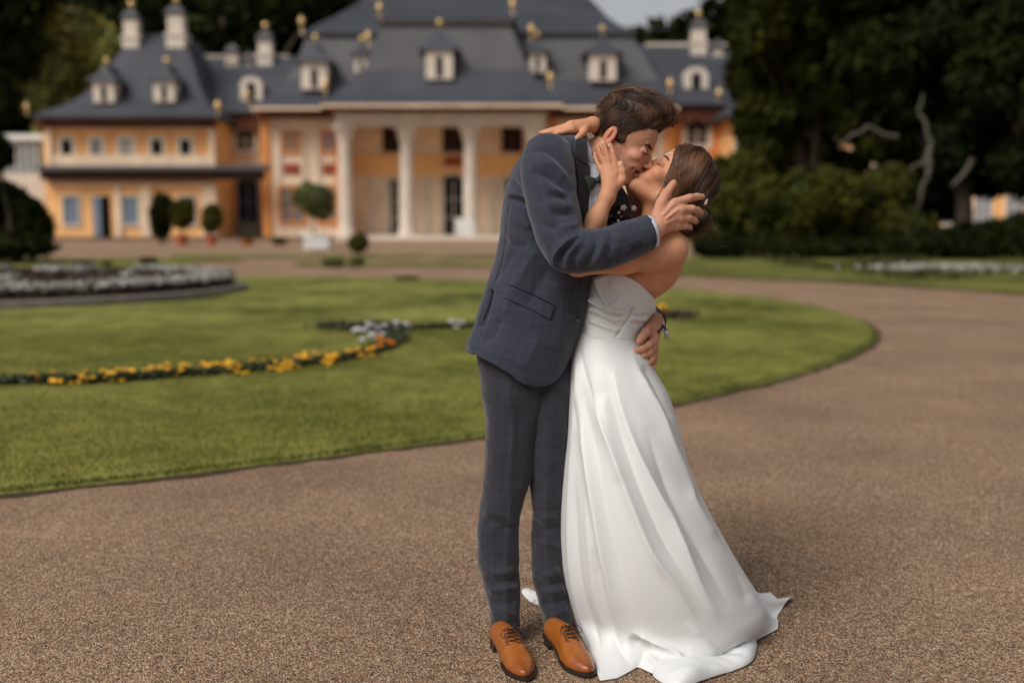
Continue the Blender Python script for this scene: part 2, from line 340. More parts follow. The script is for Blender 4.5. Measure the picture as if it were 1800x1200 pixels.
def window(u, v, w, h, Y, glass=DARK, frame=FRAME, fw=4, arch=False, sill=True, mull=True):
    px = Y / F; x = XU(u, Y); z = ZV(v, Y); W_, H_ = w * px, h * px; f = fw * px
    fr = MB(); y0 = Y - .16; y1 = Y - .003
    fr.box(x - W_ / 2 - f, x - W_ / 2, y0, y1, z - H_ / 2 - f, z + H_ / 2 + f); fr.box(x + W_ / 2, x + W_ / 2 + f, y0, y1, z - H_ / 2 - f, z + H_ / 2 + f)
    fr.box(x - W_ / 2, x + W_ / 2, y0, y1, z - H_ / 2 - f, z - H_ / 2)
    if arch:
        n = 10; vs = []
        for k in range(n + 1):
            a = math.pi * k / n; r = W_ / 2
            for rr, zz in ((r, .5), (r + f, .5)):
                for yy in (y0, y1): vs.append((x + rr * math.cos(a), yy, z + H_ / 2 + math.sin(a) * (rr * .55)))
        fs = []
        for k in range(n):
            b = k * 4; fs += [(b, b + 4, b + 6, b + 2), (b + 2, b + 6, b + 7, b + 3), (b, b + 1, b + 5, b + 4)]
        fr.add(vs, fs)
    else: fr.box(x - W_ / 2, x + W_ / 2, y0, y1, z + H_ / 2, z + H_ / 2 + f)
    fo = part(fr, 'window', frame)
    pn = MB(); zt = z + H_ / 2 + (W_ * .26 if arch else 0)
    pn.box(x - W_ / 2, x + W_ / 2, Y - .05, Y - .01, z - H_ / 2, z + H_ / 2)
    if arch:
        pn.add([(x + W_ / 2 * math.cos(math.pi * k / 10), Y - .05, z + H_ / 2 + W_ / 2 * .55 * math.sin(math.pi * k / 10)) for k in range(11)], [tuple(range(11))])
    part(pn, 'pane', glass, fo)
    if mull:
        ml = MB(); ml.box(x - .05, x + .05, Y - .1, Y - .055, z - H_ / 2, z + H_ / 2)
        for q in (.33, .66): ml.box(x - W_ / 2, x + W_ / 2, Y - .09, Y - .056, z - H_ / 2 + H_ * q - .035, z - H_ / 2 + H_ * q + .035)
        part(ml, 'glazing_bars', frame, fo)
    return fo
def finial(u, v, Y, r=.34):
    mb = MB(); x, z = XU(u, Y, v), ZV(v, Y)
    r *= .62; mb.ball((x, Y, z), r, 12, 8, (1, 1, 1.15)); mb.lathe((x, Y, z - r * 3.2), [(.08, 0), (.05, r * 2.1)], 8); mb.lathe((x, Y, z + r), [(r * .3, 0), (.03, r * .6), (.01, r * 1.2)], 8)
    return part(mb, 'finial', GOLD, smooth=True)
def dormer(u, v, w, h, Y, cap=True, shape='box', fin=True):
    px = Y / F; x, z = XU(u, Y, v), ZV(v, Y); W_, H_ = w * px, h * px
    b = MB()
    if shape == 'round':
        pr = [(-.5, -.5), (.5, -.5), (.5, .18), (.4, .38), (.2, .5), (-.2, .5), (-.4, .38), (-.5, .18)]
        b.loft([[(x + a * W_, yy, z + c * H_) for a, c in pr] for yy in (Y, Y + 4)])
    else:
        b.box(x - W_ / 2, x + W_ / 2, Y, Y + 4, z - H_ / 2, z + H_ / 2)
    o = part(b, 'dormer', PALE)
    wn = MB(); ww = W_ * (.12 if shape == 'box' else .19)
    pts = [(x - ww, -.42), (x + ww, -.42), (x + ww, .15), (x + ww * .6, .27), (x - ww * .6, .27), (x - ww, .15)]
    wn.loft([[(a, yy, z + c * H_) for a, c in pts] for yy in (Y - .06, Y - .005)]); part(wn, 'window', DARK, o)
    if cap:
        c = MB(); z1 = z + H_ / 2; R = []
        for k, (e, dz) in enumerate(((.78, -.02), (.62, .10), (.40, .28), (.18, .50), (.03, .78))):
            R.append([(x - e * W_, Y - (e - .5) * 1.1, z1 + dz * H_), (x + e * W_, Y - (e - .5) * 1.1, z1 + dz * H_), (x + e * W_, Y + 3.4, z1 + dz * H_), (x - e * W_, Y + 3.4, z1 + dz * H_)])
        c.loft(R); part(c, 'dormer_roof', SLATE, o)
        if fin:
            g = MB(); zz = z1 + H_ * .98; g.ball((x, Y + .9, zz), .22, 12, 8); g.lathe((x, Y + .9, zz - .8), [(.1, 0), (.06, .6)], 8); part(g, 'finial', GOLD, o, smooth=True)
def chimney(u, v0, v1, w, Y, fin=True):
    px = Y / F; x = XU(u, Y, v1); z0, z1 = ZV(v1, Y) - 1.2, ZV(v0, Y); W_ = w * px; c = MB()
    c.box(x - W_ * .42, x + W_ * .42, Y, Y + W_ * .84, z0, z1 - (z1 - z0) * .52)
    c.box(x - W_ * .5, x + W_ * .5, Y - .1, Y + W_ * .94, z1 - (z1 - z0) * .52, z1 - (z1 - z0) * .47)
    c.box(x - W_ * .36, x + W_ * .36, Y + .1, Y + W_ * .76, z1 - (z1 - z0) * .47, z1 - .45)
    o = part(c, 'chimney', PALE)
    k = MB(); k.box(x - W_ * .48, x + W_ * .48, Y - .05, Y + W_ * .92, z1 - .45, z1 - .25)
    k.loft([[(x - e * W_, Y + .4 * W_ - e * W_, z1 + dz), (x + e * W_, Y + .4 * W_ - e * W_, z1 + dz), (x + e * W_, Y + .4 * W_ + e * W_, z1 + dz), (x - e * W_, Y + .4 * W_ + e * W_, z1 + dz)] for e, dz in ((.4, -.25), (.3, .1), (.1, .35))])
    part(k, 'chimney_cap', SLATE2, o)
    g = MB(); g.ball((x, Y + .4 * W_, z1 + .75), .26, 10, 8); g.lathe((x, Y + .4 * W_, z1 + .3), [(.07, 0), (.05, .3)], 8)
    if fin: part(g, 'finial', GOLD, o, smooth=True)
# walls
w = MB(); WB(w, 78, 378, 206, 440, 80.5, 96); part(w, 'wall', OCHRE, label='ochre wall of the left wing')
w = MB(); WB(w, 372, 466, 196, 440, 85.5, 97); part(w, 'wall', ORANGE, label='orange wall of the left link')
w = MB(); WB(w, 460, 604, 190, 440, 82, 97); part(w, 'wall', CREAM, label='cream wall left of the portico')
w = MB(); WB(w, 596, 965, 190, 440, 85, 97); part(w, 'wall', CREAM, label='wall behind the portico columns')
w = MB(); WB(w, 952, 1182, 190, 440, 82, 97); part(w, 'wall', CREAM, label='cream wall right of the portico')
w = MB(); WB(w, 1176, 1300, 188, 440, 85.5, 97); part(w, 'wall', ORANGE, label='orange wall of the right link')
w = MB(); WB(w, 1285, 1960, 200, 440, 80.5, 96); part(w, 'wall', OCHRE, label='ochre wall of the right wing')
pieces([(92, 368, 272, 292, 80.2, 80.49), (378, 460, 274, 292, 85.2, 85.49), (92, 368, 222, 229, 80.25, 80.49), (84, 378, 322, 328, 80.22, 80.49)], 'string_course', CREAM)
pieces([(84, 92, 208, 292, 80.1, 80.49), (368, 378, 208, 292, 80.1, 80.49), (198, 210, 328.5, 420, 80.3, 80.49), (244, 262, 328.5, 420, 80.3, 80.49), (352, 378, 328.5, 420, 80.3, 80.49)], 'pilaster', CREAM)
pieces([(u0, u1, 233, 268, 80.42, 80.495) for u0, u1 in ((98, 106), (142, 151), (192, 203), (246, 256), (299, 308), (349, 358))], 'wall_panel', mat('light_ochre', srgb(236, 172, 112), .9))
w = MB()
R = [[(XU(62, 79.2), y, z), (XU(466, 79.2), y, z)] for y, z in ()]
x0, x1 = XU(64, 79), XU(466, 79); z0, z1, z2 = ZV(299, 79), ZV(296, 79), ZV(296, 80.5)
w.loft([[(x, 79, z0), (x, 79, z1), (x, 80.47, z2 + .25), (x, 80.47, z0)] for x in (x0, x1)]); part(w, 'canopy', SLATE2)
w = MB(); WB(w, 70, 462, 300, 316, 79.6, 80.4); part(w, 'canopy_shadow_band', mat('ledge_shadow', srgb(66, 42, 30), .9, var=.3, vscale=2))  # dark band below the ledge, its shadow put into the brown colour
pieces([(66, 380, 206, 224, 79.8, 80.45), (380, 462, 200, 224, 84.5, 85.45), (448, 600, 192, 206, 81, 81.95), (958, 1184, 192, 206, 81, 81.95), (1184, 1296, 190, 212, 84.5, 85.45), (1290, 1640, 200, 222, 79.6, 80.45)], 'eave_frieze', BROWN)
# upper windows, left wing
for u, gl in ((120, DARK), (172, GREYG), (278, DARK), (328, DARK)): window(u, 259, 19, 26, 80.5, gl, fw=5, mull=False)
window(224, 266, 20, 40, 80.5, GREYG, fw=6); 
window(433, 250, 30, 26, 85.5, DARK, fw=7, arch=True)
for u, gl in ((123, BLUEG), (227, BLUEG), (283, DARK), (328, DARK)): window(u, 370, 27, 48, 80.5, gl, fw=3, mull=gl is DARK)
w = MB(); WB(w, 160, 174, 345, 420, 79.9, 80.0); part(w, 'door', BLUEG, label='open blue door leaf'); w = MB(); WB(w, 174, 190, 345, 420, 80.4, 80.48); part(w, 'doorway', DARK)
window(435, 372, 32, 94, 85.5, DARK, BLUEG, fw=4, arch=True)
w = MB(); WB(w, 418, 452, 392, 418, 84.9, 85.2); part(w, 'railing', mat('grey_rail', srgb(128, 124, 108), .7))
# blocks beside the portico
for (ua, ub, sgn) in ((460, 604, 1), (952, 1182, 1)):
    pieces([(u0, u1, 208, 424, 81.8, 81.98) for u0, u1 in (((ua + 1, ua + 14), (ub - 14, ub - 1)) if ua < 900 else ((ua + 14, ua + 26), (ub - 14, ub - 1)))], 'pilaster', ORANGE)
for u in (513, 581, 1000, 1068, 1136):
    window(u, 250, 24, 30, 82, GREYG if u == 513 else BLUEG, ORANGE, fw=5); window(u, 360, 40 if u < 900 else 30, 58, 82, GREYG, ORANGE, fw=5)
    w = MB(); WB(w, u - 14, u + 14, 288, 306, 81.9, 81.98); part(w, 'panel', REDP)
    pieces([(u - 24, u - 19, 232, 320, 81.85, 81.98), (u + 19, u + 24, 232, 320, 81.85, 81.98), (u - 24, u + 24, 321, 325, 81.85, 81.98)], 'trim', PALE)
# portico
colx = [607, 715, 827, 938]
for u in colx:
    Y = 80.5; x = XU(u, Y); r = 12.5 * Y / F; H = ZV(222, Y); c = MB()
    c.lathe((x, Y, .35), [(r * 1.25, 0), (r * 1.3, .25), (r * 1.05, .5), (r, .7), (r * 1.0, H * .4), (r * .9, H - 1.75), (r * .95, H - 1.6), (r * .9, H - 1.5)], 20)
    o = part(c, 'column', PALE, smooth=True)
    k = MB(); k.lathe((x, Y, .35 + H - 1.5), [(r * .95, 0), (r * 1.2, .4), (r * 1.5, .95)], 16); k.box(x - r * 1.55, x + r * 1.55, Y - r * 1.55, Y + r * 1.55, H - .25, H + .02); part(k, 'capital', PALE, o)
    b = MB(); b.box(x - r * 1.5, x + r * 1.5, Y - r * 1.5, Y + r * 1.5, 0, .36); part(b, 'column_base', PALE, o)
w = MB(); WB(w, 592, 958, 203, 220, 79.7, 81.4); WB(w, 588, 962, 198, 203, 79.5, 81.6); part(w, 'entablature', PALE)
w = MB(); WB(w, 580, 972, 187, 198, 79.9, 84.9); part(w, 'portico_frieze', REDP)
w = MB(); w.box(XU(596, 80), XU(955, 80), 81.5, 84.9, ZV(212, 80), ZV(205, 80)); part(w, 'portico_ceiling', CREAM)
w = MB(); WB(w, 620, 940, 272, 308, 84.9, 84.98); part(w, 'upper_band', OCHRE)
w = MB(); WB(w, 598, 614, 210, 410, 84.6, 84.97); part(w, 'pilaster', ORANGE)
pieces([(u, u + 9, 312, 420, 84.85, 84.97) for u in (650, 674, 745, 860, 878)], 'pilaster', PALE)
for u in (692, 797, 900): window(u, 246, 30, 36, 85, DARK, BROWN, fw=3)
w = MB()
for u in (797,): WB(w, u - 16, u + 16, 276, 292, 84.7, 84.89)
part(w, 'panel', REDP)
window(693, 368, 15, 92, 85, DARK, PALE, fw=5, arch=True); window(797, 366, 32, 96, 85, DARK, PALE, fw=6, arch=True); window(898, 368, 18, 92, 85, DARK, PALE, fw=5, arch=True)
for q in ((XU(586, 79), XU(966, 79), 79, 84.95, 0, .3), (XU(620, 78), XU(935, 78), 78.3, 78.99, 0, .15)):
    w = MB(); w.box(*q); part(w, 'step', PALE)
DSTONE = mat('dark_stone', srgb(96, 74, 62), .9, var=.3, vscale=2)  # dark brown stone for the strip along the foot of the walls
for x0, x1 in ((XU(80, 80), XU(586, 80)), (XU(966, 80), XU(1640, 80))):
    w = MB(); w.box(x0, x1, 78.4, 80.0, 0, .22); part(w, 'plinth', DSTONE)
# right wing
window(1224, 239, 36, 30, 85.5, DARK, fw=8, arch=True); window(1224, 350, 34, 70, 85.5, DARK, fw=6, arch=True)
pieces([(1290, 1306, 205, 420, 80.1, 80.48), (1306, 1640, 272, 292, 80.2, 80.49)], 'pilaster', PALE)
for u in (1345, 1400, 1455, 1510, 1565, 1620, 1675, 1730, 1785): window(u, 255, 20, 28, 80.5, DARK, fw=6); window(u, 370, 26, 48, 80.5, BLUEG, fw=3)
# roofs
LW = [(54, 384, 207, 78.8, 98), (56, 383, 203, 78.8, 98), (100, 371, 189, 79.6, 97), (131, 361, 176, 80.4, 96.5), (165, 351, 152, 81.4, 95.5), (195, 340, 113, 82.8, 94), (217, 329, 84, 84, 92.5), (232, 322, 68, 85, 91), (243, 318, 60, 86, 90)]
roof(LW, label='concave slate roof of the left wing')
roof([(318, 520, 197, 84, 99), (320, 520, 192, 84.1, 99), (325, 520, 150, 86.5, 97), (330, 520, 99, 89.5, 94)], label='slate roof of the left link')
roof([(1120, 1320, 184, 84, 99), (1120, 1318, 180, 84.1, 99), (1120, 1306, 130, 86.8, 97), (1120, 1296, 79, 89.5, 94)], label='slate roof of the right link')
pieces([(335, 512, 97, 101, 89.3, 90), (1132, 1290, 76, 81, 89.3, 90)], 'ridge', PALE)
roof([(1275, 1980, 205, 78.8, 98), (1275, 1980, 200, 78.8, 98), (1300, 1955, 175, 80.4, 96.5), (1320, 1930, 150, 81.4, 95.5), (1330, 1920, 112, 82.8, 94), (1345, 1900, 70, 85, 91), (1360, 1890, 60, 86, 90)], label='concave slate roof of the right wing')
WR = [(445, 1190, 191, 80.2, 99), (446, 1188, 186, 80.2, 99), (475, 1176, 165, 81.4, 98), (503, 1160, 141, 82.2, 97.5), (518, 1143, 118, 83, 97), (529, 1126, 90, 84, 96.5), (540, 1110, 60, 85.2, 96)]
roof(WR[:4], label='wide lower slate roof'); roof(WR[3:], 'roof', SLATE2, label='paler upper slope of the wide roof')
roof([(532, 1118, 60, 84.6, 96.5), (534, 1116, 56, 84.6, 96.5), (560, 1085, 42, 86.3, 96), (590, 1066, 28, 88, 95.5), (628, 1046, 6, 90, 95), (655, 1020, -18, 91.5, 94.6), (700, 990, -46, 93, 94)], label='tall upper slate roof')
CR = [(568, 987, 187, 78.4, 92), (569, 986, 181, 78.4, 92), (592, 966, 165, 79.3, 92), (617, 947, 148, 80, 92), (640, 930, 122, 80.8, 92), (653, 916, 92, 81.6, 92), (664, 905, 62, 82.5, 92), (674, 894, 38, 83.3, 92)]
roof(CR[:5], label='concave slate roof above the portico'); roof(CR[4:], 'roof', SLATE2, label='paler steep slope above the portico')
pieces([(668, 900, 34, 41, 82.9, 84), (534, 662, 54, 62, 84.9, 85.4), (905, 1112, 54, 62, 84.9, 85.4)], 'roof_moulding', PALE)
roof([(662, 908, 37, 82.6, 92), (663, 907, 33, 82.6, 92), (690, 880, 26, 84, 92), (715, 860, 14, 85.4, 92), (738, 846, -4, 87, 92), (760, 828, -30, 89, 91), (775, 810, -55, 90, 90.6)], label='small upper slate roof above the portico')
pieces([(566, 989, 183, 188, 78.0, 78.38), (443, 566, 188, 193, 79.8, 80.18), (989, 1192, 188, 193, 79.8, 80.18)], 'gutter', CREAM)
# dormers, chimneys, finials
dormer(182, 161, 36, 37, 79.7); dormer(288, 160, 36, 37, 79.7); dormer(441, 156, 38, 40, 84.9, cap=False, shape='round')
dormer(552, 133, 44, 46, 81.0); dormer(772, 113, 46, 50, 79.9); dormer(1060, 118, 46, 46, 81.4); dormer(1224, 140, 42, 42, 85.4, cap=False, shape='round'); dormer(634, 112, 22, 30, 81.9); dormer(945, 110, 28, 34, 81.9)
chimney(229, 22, 82, 33, 84); chimney(308, 14, 80, 37, 84); chimney(465, 60, 106, 32, 88.5); chimney(1229, 38, 84, 32, 88.5)
chimney(407, 84, 102, 26, 88.5, False); chimney(437, 98, 112, 18, 88.5, False); chimney(1262, 76, 94, 22, 88.5, False)
for (u, v, Y) in ((383, 186, 79), (434, 166, 84.3), (47, 187, 78.6), (572, 148, 80.6), (530, 38, 84.6), (667, 14, 83.6), (647, 64, 82), (901, 8, 82.2), (934, 52, 82.2), (967, 136, 79), (1178, 147, 80.4), (1264, 164, 84.3), (1295, 72, 86), (1480, 60, 86)): finial(u, v, Y, .4 if u > 60 else .3)
# pale glasshouse left of the palace
gh = tag(empty('glasshouse', (XU(20, 88), 90, 0)), 'low pale grey glasshouse at the left end of the palace', 'glasshouse')
def gpart(mb, nm, m): o = mb.build(nm, m, gh); o.matrix_parent_inverse = Matrix.Translation(-Vector(gh.location)); return o
w = MB(); WB(w, -200, 76, 305, 440, 88, 96); gpart(w, 'wall', PALE)
w = MB(); WB(w, -200, 76, 246, 305, 88.3, 95); gpart(w, 'glazing', mat('frosted_glass', srgb(120, 130, 132), .25))
w = MB(); [WB(w, u, u + 2, 246, 305, 88.1, 88.28) for u in range(-200, 76, 12)]; WB(w, -205, 78, 236, 246, 87.8, 95.5); gpart(w, 'glazing_frame', WHITE)

# ------------------------------------------------------------------ foliage
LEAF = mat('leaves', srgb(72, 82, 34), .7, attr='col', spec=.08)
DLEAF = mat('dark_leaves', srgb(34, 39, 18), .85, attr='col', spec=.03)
BARK = mat('bark', srgb(70, 58, 46), .95, var=.3, vscale=6, bump=1, bscale=20)
PBARK = mat('pale_bark', srgb(88, 84, 72), .9, var=.6, vscale=8, bump=.6, bscale=20)
def leafcloud(blobs, n, size, seed=0, fill=.45, clump=1.0, cv=.35):
    """blobs: (x,y,z, rx,ry,rz). leaves gathered in sprays on bumpy shells, gaps between."""
    r = np.random.default_rng(seed + 100); B = np.array(blobs, float); vol = (B[:, 3] * B[:, 4] * B[:, 5]) ** (2 / 3)
    k = r.choice(len(B), n, p=vol / vol.sum()); d = r.normal(size=(n, 3)); d /= np.linalg.norm(d, axis=1)[:, None]
    rad = np.where(r.random(n) < fill, r.random(n) ** .5, 1 + r.normal(0, .07, n)); c = B[k, :3] + d * rad[:, None] * B[k, 3:]
    q = vnoise(c, 1.0 / clump, seed); q2 = vnoise(c, 3.0 / clump, seed + 9)
    c = c + d * (q * .22 + q2 * .1)[:, None] * B[k, 3:]; keep = (q2 + .5 * q) > -.55 + .25 * r.random(n); c, d, q, q2 = c[keep], d[keep], q[keep], q2[keep]; n = len(c)
    nn = d + r.normal(0, .7, (n, 3)); nn /= np.linalg.norm(nn, axis=1)[:, None]; t = np.cross(nn, r.normal(size=(n, 3))); t /= np.linalg.norm(t, axis=1)[:, None]; b = np.cross(nn, t)
    s = size * (.5 + r.random(n))[:, None]
    V = np.stack([c - t * s, c - b * s * .45, c + t * s, c + b * s * .45], 1).reshape(-1, 3)
    col = np.repeat(np.clip(.85 + cv * r.normal(size=n), .35, 1.7), 4)[:, None] * np.array([[1, 1, 1]]) * np.repeat(np.c_[1 + .25 * q, 1 + .05 * q, 1 - .2 * q], 4, 0)
    return V, np.arange(4 * n).reshape(-1, 4), col
def place(o, par):
    o.parent = par; o.matrix_parent_inverse = Matrix.Translation(-Vector(par.location)); return o
def tree(name, label, base, blobs, n, size, seed, leaf=LEAF, bark=BARK, trunk_r=.35, limbs=(), group=None, clump=1.5, cat='tree', cv=.35):
    t = tag(empty(name, base), label, cat, group); V, Fc, c = leafcloud(blobs, n, size, seed, clump=clump, cv=cv)
    place(mesh_np('crown', V, Fc, leaf, smooth=False, colr=c), t)
    if trunk_r:
        tk = MB(); B = np.array(blobs); bx, by, bz = base; top = B[:, 2].mean()
        wob = [random.uniform(-.3, .3) for _ in range(4)]
        tk.tube([(bx, by, -.1), (bx + wob[0] * .3, by, top * .25), (bx + wob[1], by, top * .5), (bx + wob[2], by, top)], [trunk_r * 1.3, trunk_r, trunk_r * .8, trunk_r * .35], 9)
        for q in B[:10]:
            m = (bx + (q[0] - bx) * .4, by + (q[1] - by) * .4, top * .45 + (q[2] - top * .45) * .35)
            tk.tube([(bx, by, top * .33), m, tuple(q[:3])], [trunk_r * .5, trunk_r * .33, trunk_r * .1], 6)
        place(tk.build('trunk', bark, None, True), t)
    for i, L in enumerate(limbs):
        mb = MB()
        for pts, rr in L: mb.tube(crom(np.array(pts, float), 14), np.linspace(rr[0], rr[1], 14), 8)
        place(mb.build('limb', PBARK, None, True), t)
    return t
def blobs_px(lst, Y, dy=2.5):     # (u, v, ru, rv) in px at depth Y -> blobs
    out = []
    for q in lst:
        u, v, ru, rv = q[:4]; yy = Y + (q[4] if len(q) > 4 else random.uniform(-dy, dy)); p = BY(u, v, yy); s = yy / F
        out.append((p[0], p[1], p[2], ru * s, (ru + rv) / 2 * s * .9, rv * s))
    return out
# wooded hillside
hx = np.linspace(-240, 240, 60); hy = np.linspace(112, 260, 30); gx, gy = np.meshgrid(hx, hy)
def hillz(x, y):
    u = 900 + x / 150 * F; base = np.interp(u, [-700, 450, 560, 700, 1000, 1060, 1130, 1200, 1280, 1330, 1500, 2600], [66, 60, 44, 36, 19, 19, 23, 25.5, 27.5, 34, 46, 52])
    return base * np.clip((y - 108) / 55, 0, 1) ** .7 + 1.5 * vnoise(np.stack([x, y, 0 * x], -1), .06, 2)
gz = hillz(gx, gy) - 3.5; Vh = np.stack([gx, gy, gz], -1).reshape(-1, 3); i = np.arange(29)[:, None] * 60; j = np.arange(59)[None, :]
Fh = np.stack([i + j, i + j + 1, i + 61 + j, i + 60 + j], -1).reshape(-1, 4)
tag(mesh_np('hills', Vh, Fh, mat('hill_floor', srgb(26, 30, 18), .95)), 'steep dark hillside behind the palace', kind='structure')
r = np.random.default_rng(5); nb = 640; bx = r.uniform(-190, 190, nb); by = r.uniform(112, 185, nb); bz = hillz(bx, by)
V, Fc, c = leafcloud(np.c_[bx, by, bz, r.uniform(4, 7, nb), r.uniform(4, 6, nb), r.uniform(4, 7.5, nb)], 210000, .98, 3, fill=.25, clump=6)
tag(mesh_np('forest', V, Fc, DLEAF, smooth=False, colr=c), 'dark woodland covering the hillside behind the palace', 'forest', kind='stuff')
# lit tree behind the left wing
tree('broadleaf_tree', 'tall olive green tree rising behind the left wing roof', tuple(BY(120, 420, 100)[:2]) + (0,), blobs_px([(120, 60, 62, 40), (85, 115, 45, 45), (150, 110, 60, 50), (70, 170, 40, 40), (110, 190, 60, 50), (190, 90, 35, 35), (120, 250, 60, 60)], 102), 16000, .5, 21, mat('olive_leaves', srgb(122, 116, 44), .6, attr='col'), trunk_r=.7, clump=2.5)
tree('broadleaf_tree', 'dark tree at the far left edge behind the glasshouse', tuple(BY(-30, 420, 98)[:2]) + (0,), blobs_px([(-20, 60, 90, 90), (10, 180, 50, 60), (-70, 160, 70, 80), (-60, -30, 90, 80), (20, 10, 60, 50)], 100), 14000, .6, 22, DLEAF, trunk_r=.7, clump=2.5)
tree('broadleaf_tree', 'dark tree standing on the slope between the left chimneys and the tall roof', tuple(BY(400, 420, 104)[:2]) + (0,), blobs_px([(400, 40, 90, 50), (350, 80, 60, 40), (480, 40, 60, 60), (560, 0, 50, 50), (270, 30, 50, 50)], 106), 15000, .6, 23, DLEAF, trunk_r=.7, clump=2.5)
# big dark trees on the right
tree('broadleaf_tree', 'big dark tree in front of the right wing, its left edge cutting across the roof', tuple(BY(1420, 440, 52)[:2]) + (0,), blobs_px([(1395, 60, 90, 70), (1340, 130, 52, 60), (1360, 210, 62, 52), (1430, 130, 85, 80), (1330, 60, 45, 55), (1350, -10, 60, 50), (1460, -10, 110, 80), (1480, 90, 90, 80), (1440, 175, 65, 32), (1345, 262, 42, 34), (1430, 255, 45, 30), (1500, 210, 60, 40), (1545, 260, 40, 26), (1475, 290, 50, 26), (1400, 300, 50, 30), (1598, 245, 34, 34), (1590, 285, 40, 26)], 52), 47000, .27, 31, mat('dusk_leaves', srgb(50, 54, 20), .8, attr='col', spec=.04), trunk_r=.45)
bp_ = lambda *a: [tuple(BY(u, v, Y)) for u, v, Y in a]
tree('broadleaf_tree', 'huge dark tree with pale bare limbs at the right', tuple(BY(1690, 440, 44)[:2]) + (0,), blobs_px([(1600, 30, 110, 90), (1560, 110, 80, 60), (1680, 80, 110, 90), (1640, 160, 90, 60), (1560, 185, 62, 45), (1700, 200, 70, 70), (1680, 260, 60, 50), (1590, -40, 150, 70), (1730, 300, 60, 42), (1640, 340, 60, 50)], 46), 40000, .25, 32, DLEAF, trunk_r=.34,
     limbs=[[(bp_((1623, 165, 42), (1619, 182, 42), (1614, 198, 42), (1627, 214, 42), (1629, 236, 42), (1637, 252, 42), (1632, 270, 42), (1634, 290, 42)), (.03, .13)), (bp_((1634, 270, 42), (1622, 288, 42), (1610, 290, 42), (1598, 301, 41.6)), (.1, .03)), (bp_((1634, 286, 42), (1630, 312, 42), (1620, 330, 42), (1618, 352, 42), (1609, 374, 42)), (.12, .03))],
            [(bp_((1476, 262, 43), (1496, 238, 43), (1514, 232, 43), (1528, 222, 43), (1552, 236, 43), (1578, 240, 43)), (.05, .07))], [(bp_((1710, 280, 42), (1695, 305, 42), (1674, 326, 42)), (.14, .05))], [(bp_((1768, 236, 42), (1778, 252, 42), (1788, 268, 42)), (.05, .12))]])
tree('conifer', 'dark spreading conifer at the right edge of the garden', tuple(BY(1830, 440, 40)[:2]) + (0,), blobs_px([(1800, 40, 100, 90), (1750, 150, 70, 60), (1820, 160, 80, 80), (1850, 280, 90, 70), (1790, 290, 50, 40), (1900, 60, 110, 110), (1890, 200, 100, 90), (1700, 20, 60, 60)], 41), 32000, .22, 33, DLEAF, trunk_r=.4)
SHL = mat('shrub_leaves', srgb(68, 70, 28), .75, attr='col', spec=.06)
for i, (nm, lb, bl, Y, u, n, sd) in enumerate((
    ('yew_shrub', 'rounded dark green shrub right behind the bride', [(1262, 330, 34, 50), (1250, 400, 40, 45), (1290, 380, 45, 55), (1310, 310, 42, 40)], 44, 1270, 12000, 41),
    ('spreading_shrub', 'wide bushy shrub with lighter green top in the middle of the border', [(1400, 360, 62, 55), (1450, 350, 60, 50), (1370, 410, 60, 42), (1440, 420, 60, 36), (1350, 350, 40, 40)], 42, 1400, 15000, 42),
    ('spreading_shrub', 'olive green shrub under the pale bare limbs', [(1540, 370, 62, 58), (1580, 400, 60, 45), (1500, 410, 60, 42), (1560, 330, 50, 40)], 43, 1540, 15000, 43),
    ('low_hedge', 'low very dark hedge along the right edge of the lawn', [(1640, 430, 60, 30), (1700, 430, 60, 32), (1760, 425, 60, 36), (1830, 420, 60, 42), (1600, 436, 50, 26)], 39, 1700, 14000, 44),
    ('low_hedge', 'low dark hedge at the foot of the spreading shrubs', [(1330, 438, 60, 22), (1400, 442, 60, 20), (1470, 442, 60, 20), (1540, 444, 60, 20), (1260, 438, 40, 16)], 39, 1400, 12000, 45))):
    tree(nm, lb, tuple(BY(u, 440, Y)[:2]) + (0,), blobs_px(bl, Y, 1.2), n, .15, sd, DLEAF if 'hedge' in nm else SHL, trunk_r=.08, clump=.8, cat='hedge' if 'hedge' in nm else 'shrub')
tree('laurel_shrub', 'large dark shrub at the far left in front of the palace', tuple(BY(30, 455, 34)[:2]) + (0,), blobs_px([(10, 385, 50, 55), (50, 400, 38, 50), (-40, 370, 60, 70), (30, 435, 60, 22), (0, 350, 40, 30), (-10, 270, 30, 30)], 35, 1.2), 14000, .13, 46, DLEAF, trunk_r=.08, clump=.8, cat='shrub')
tree('potted_tree', 'dark oval tree in a tub before the left wing', tuple(BY(285, 428, 64)[:2]) + (0,), blobs_px([(285, 375, 20, 30), (283, 395, 16, 22)], 64, .2), 3000, .16, 51, DLEAF, trunk_r=.1, clump=.8, cat='potted tree')
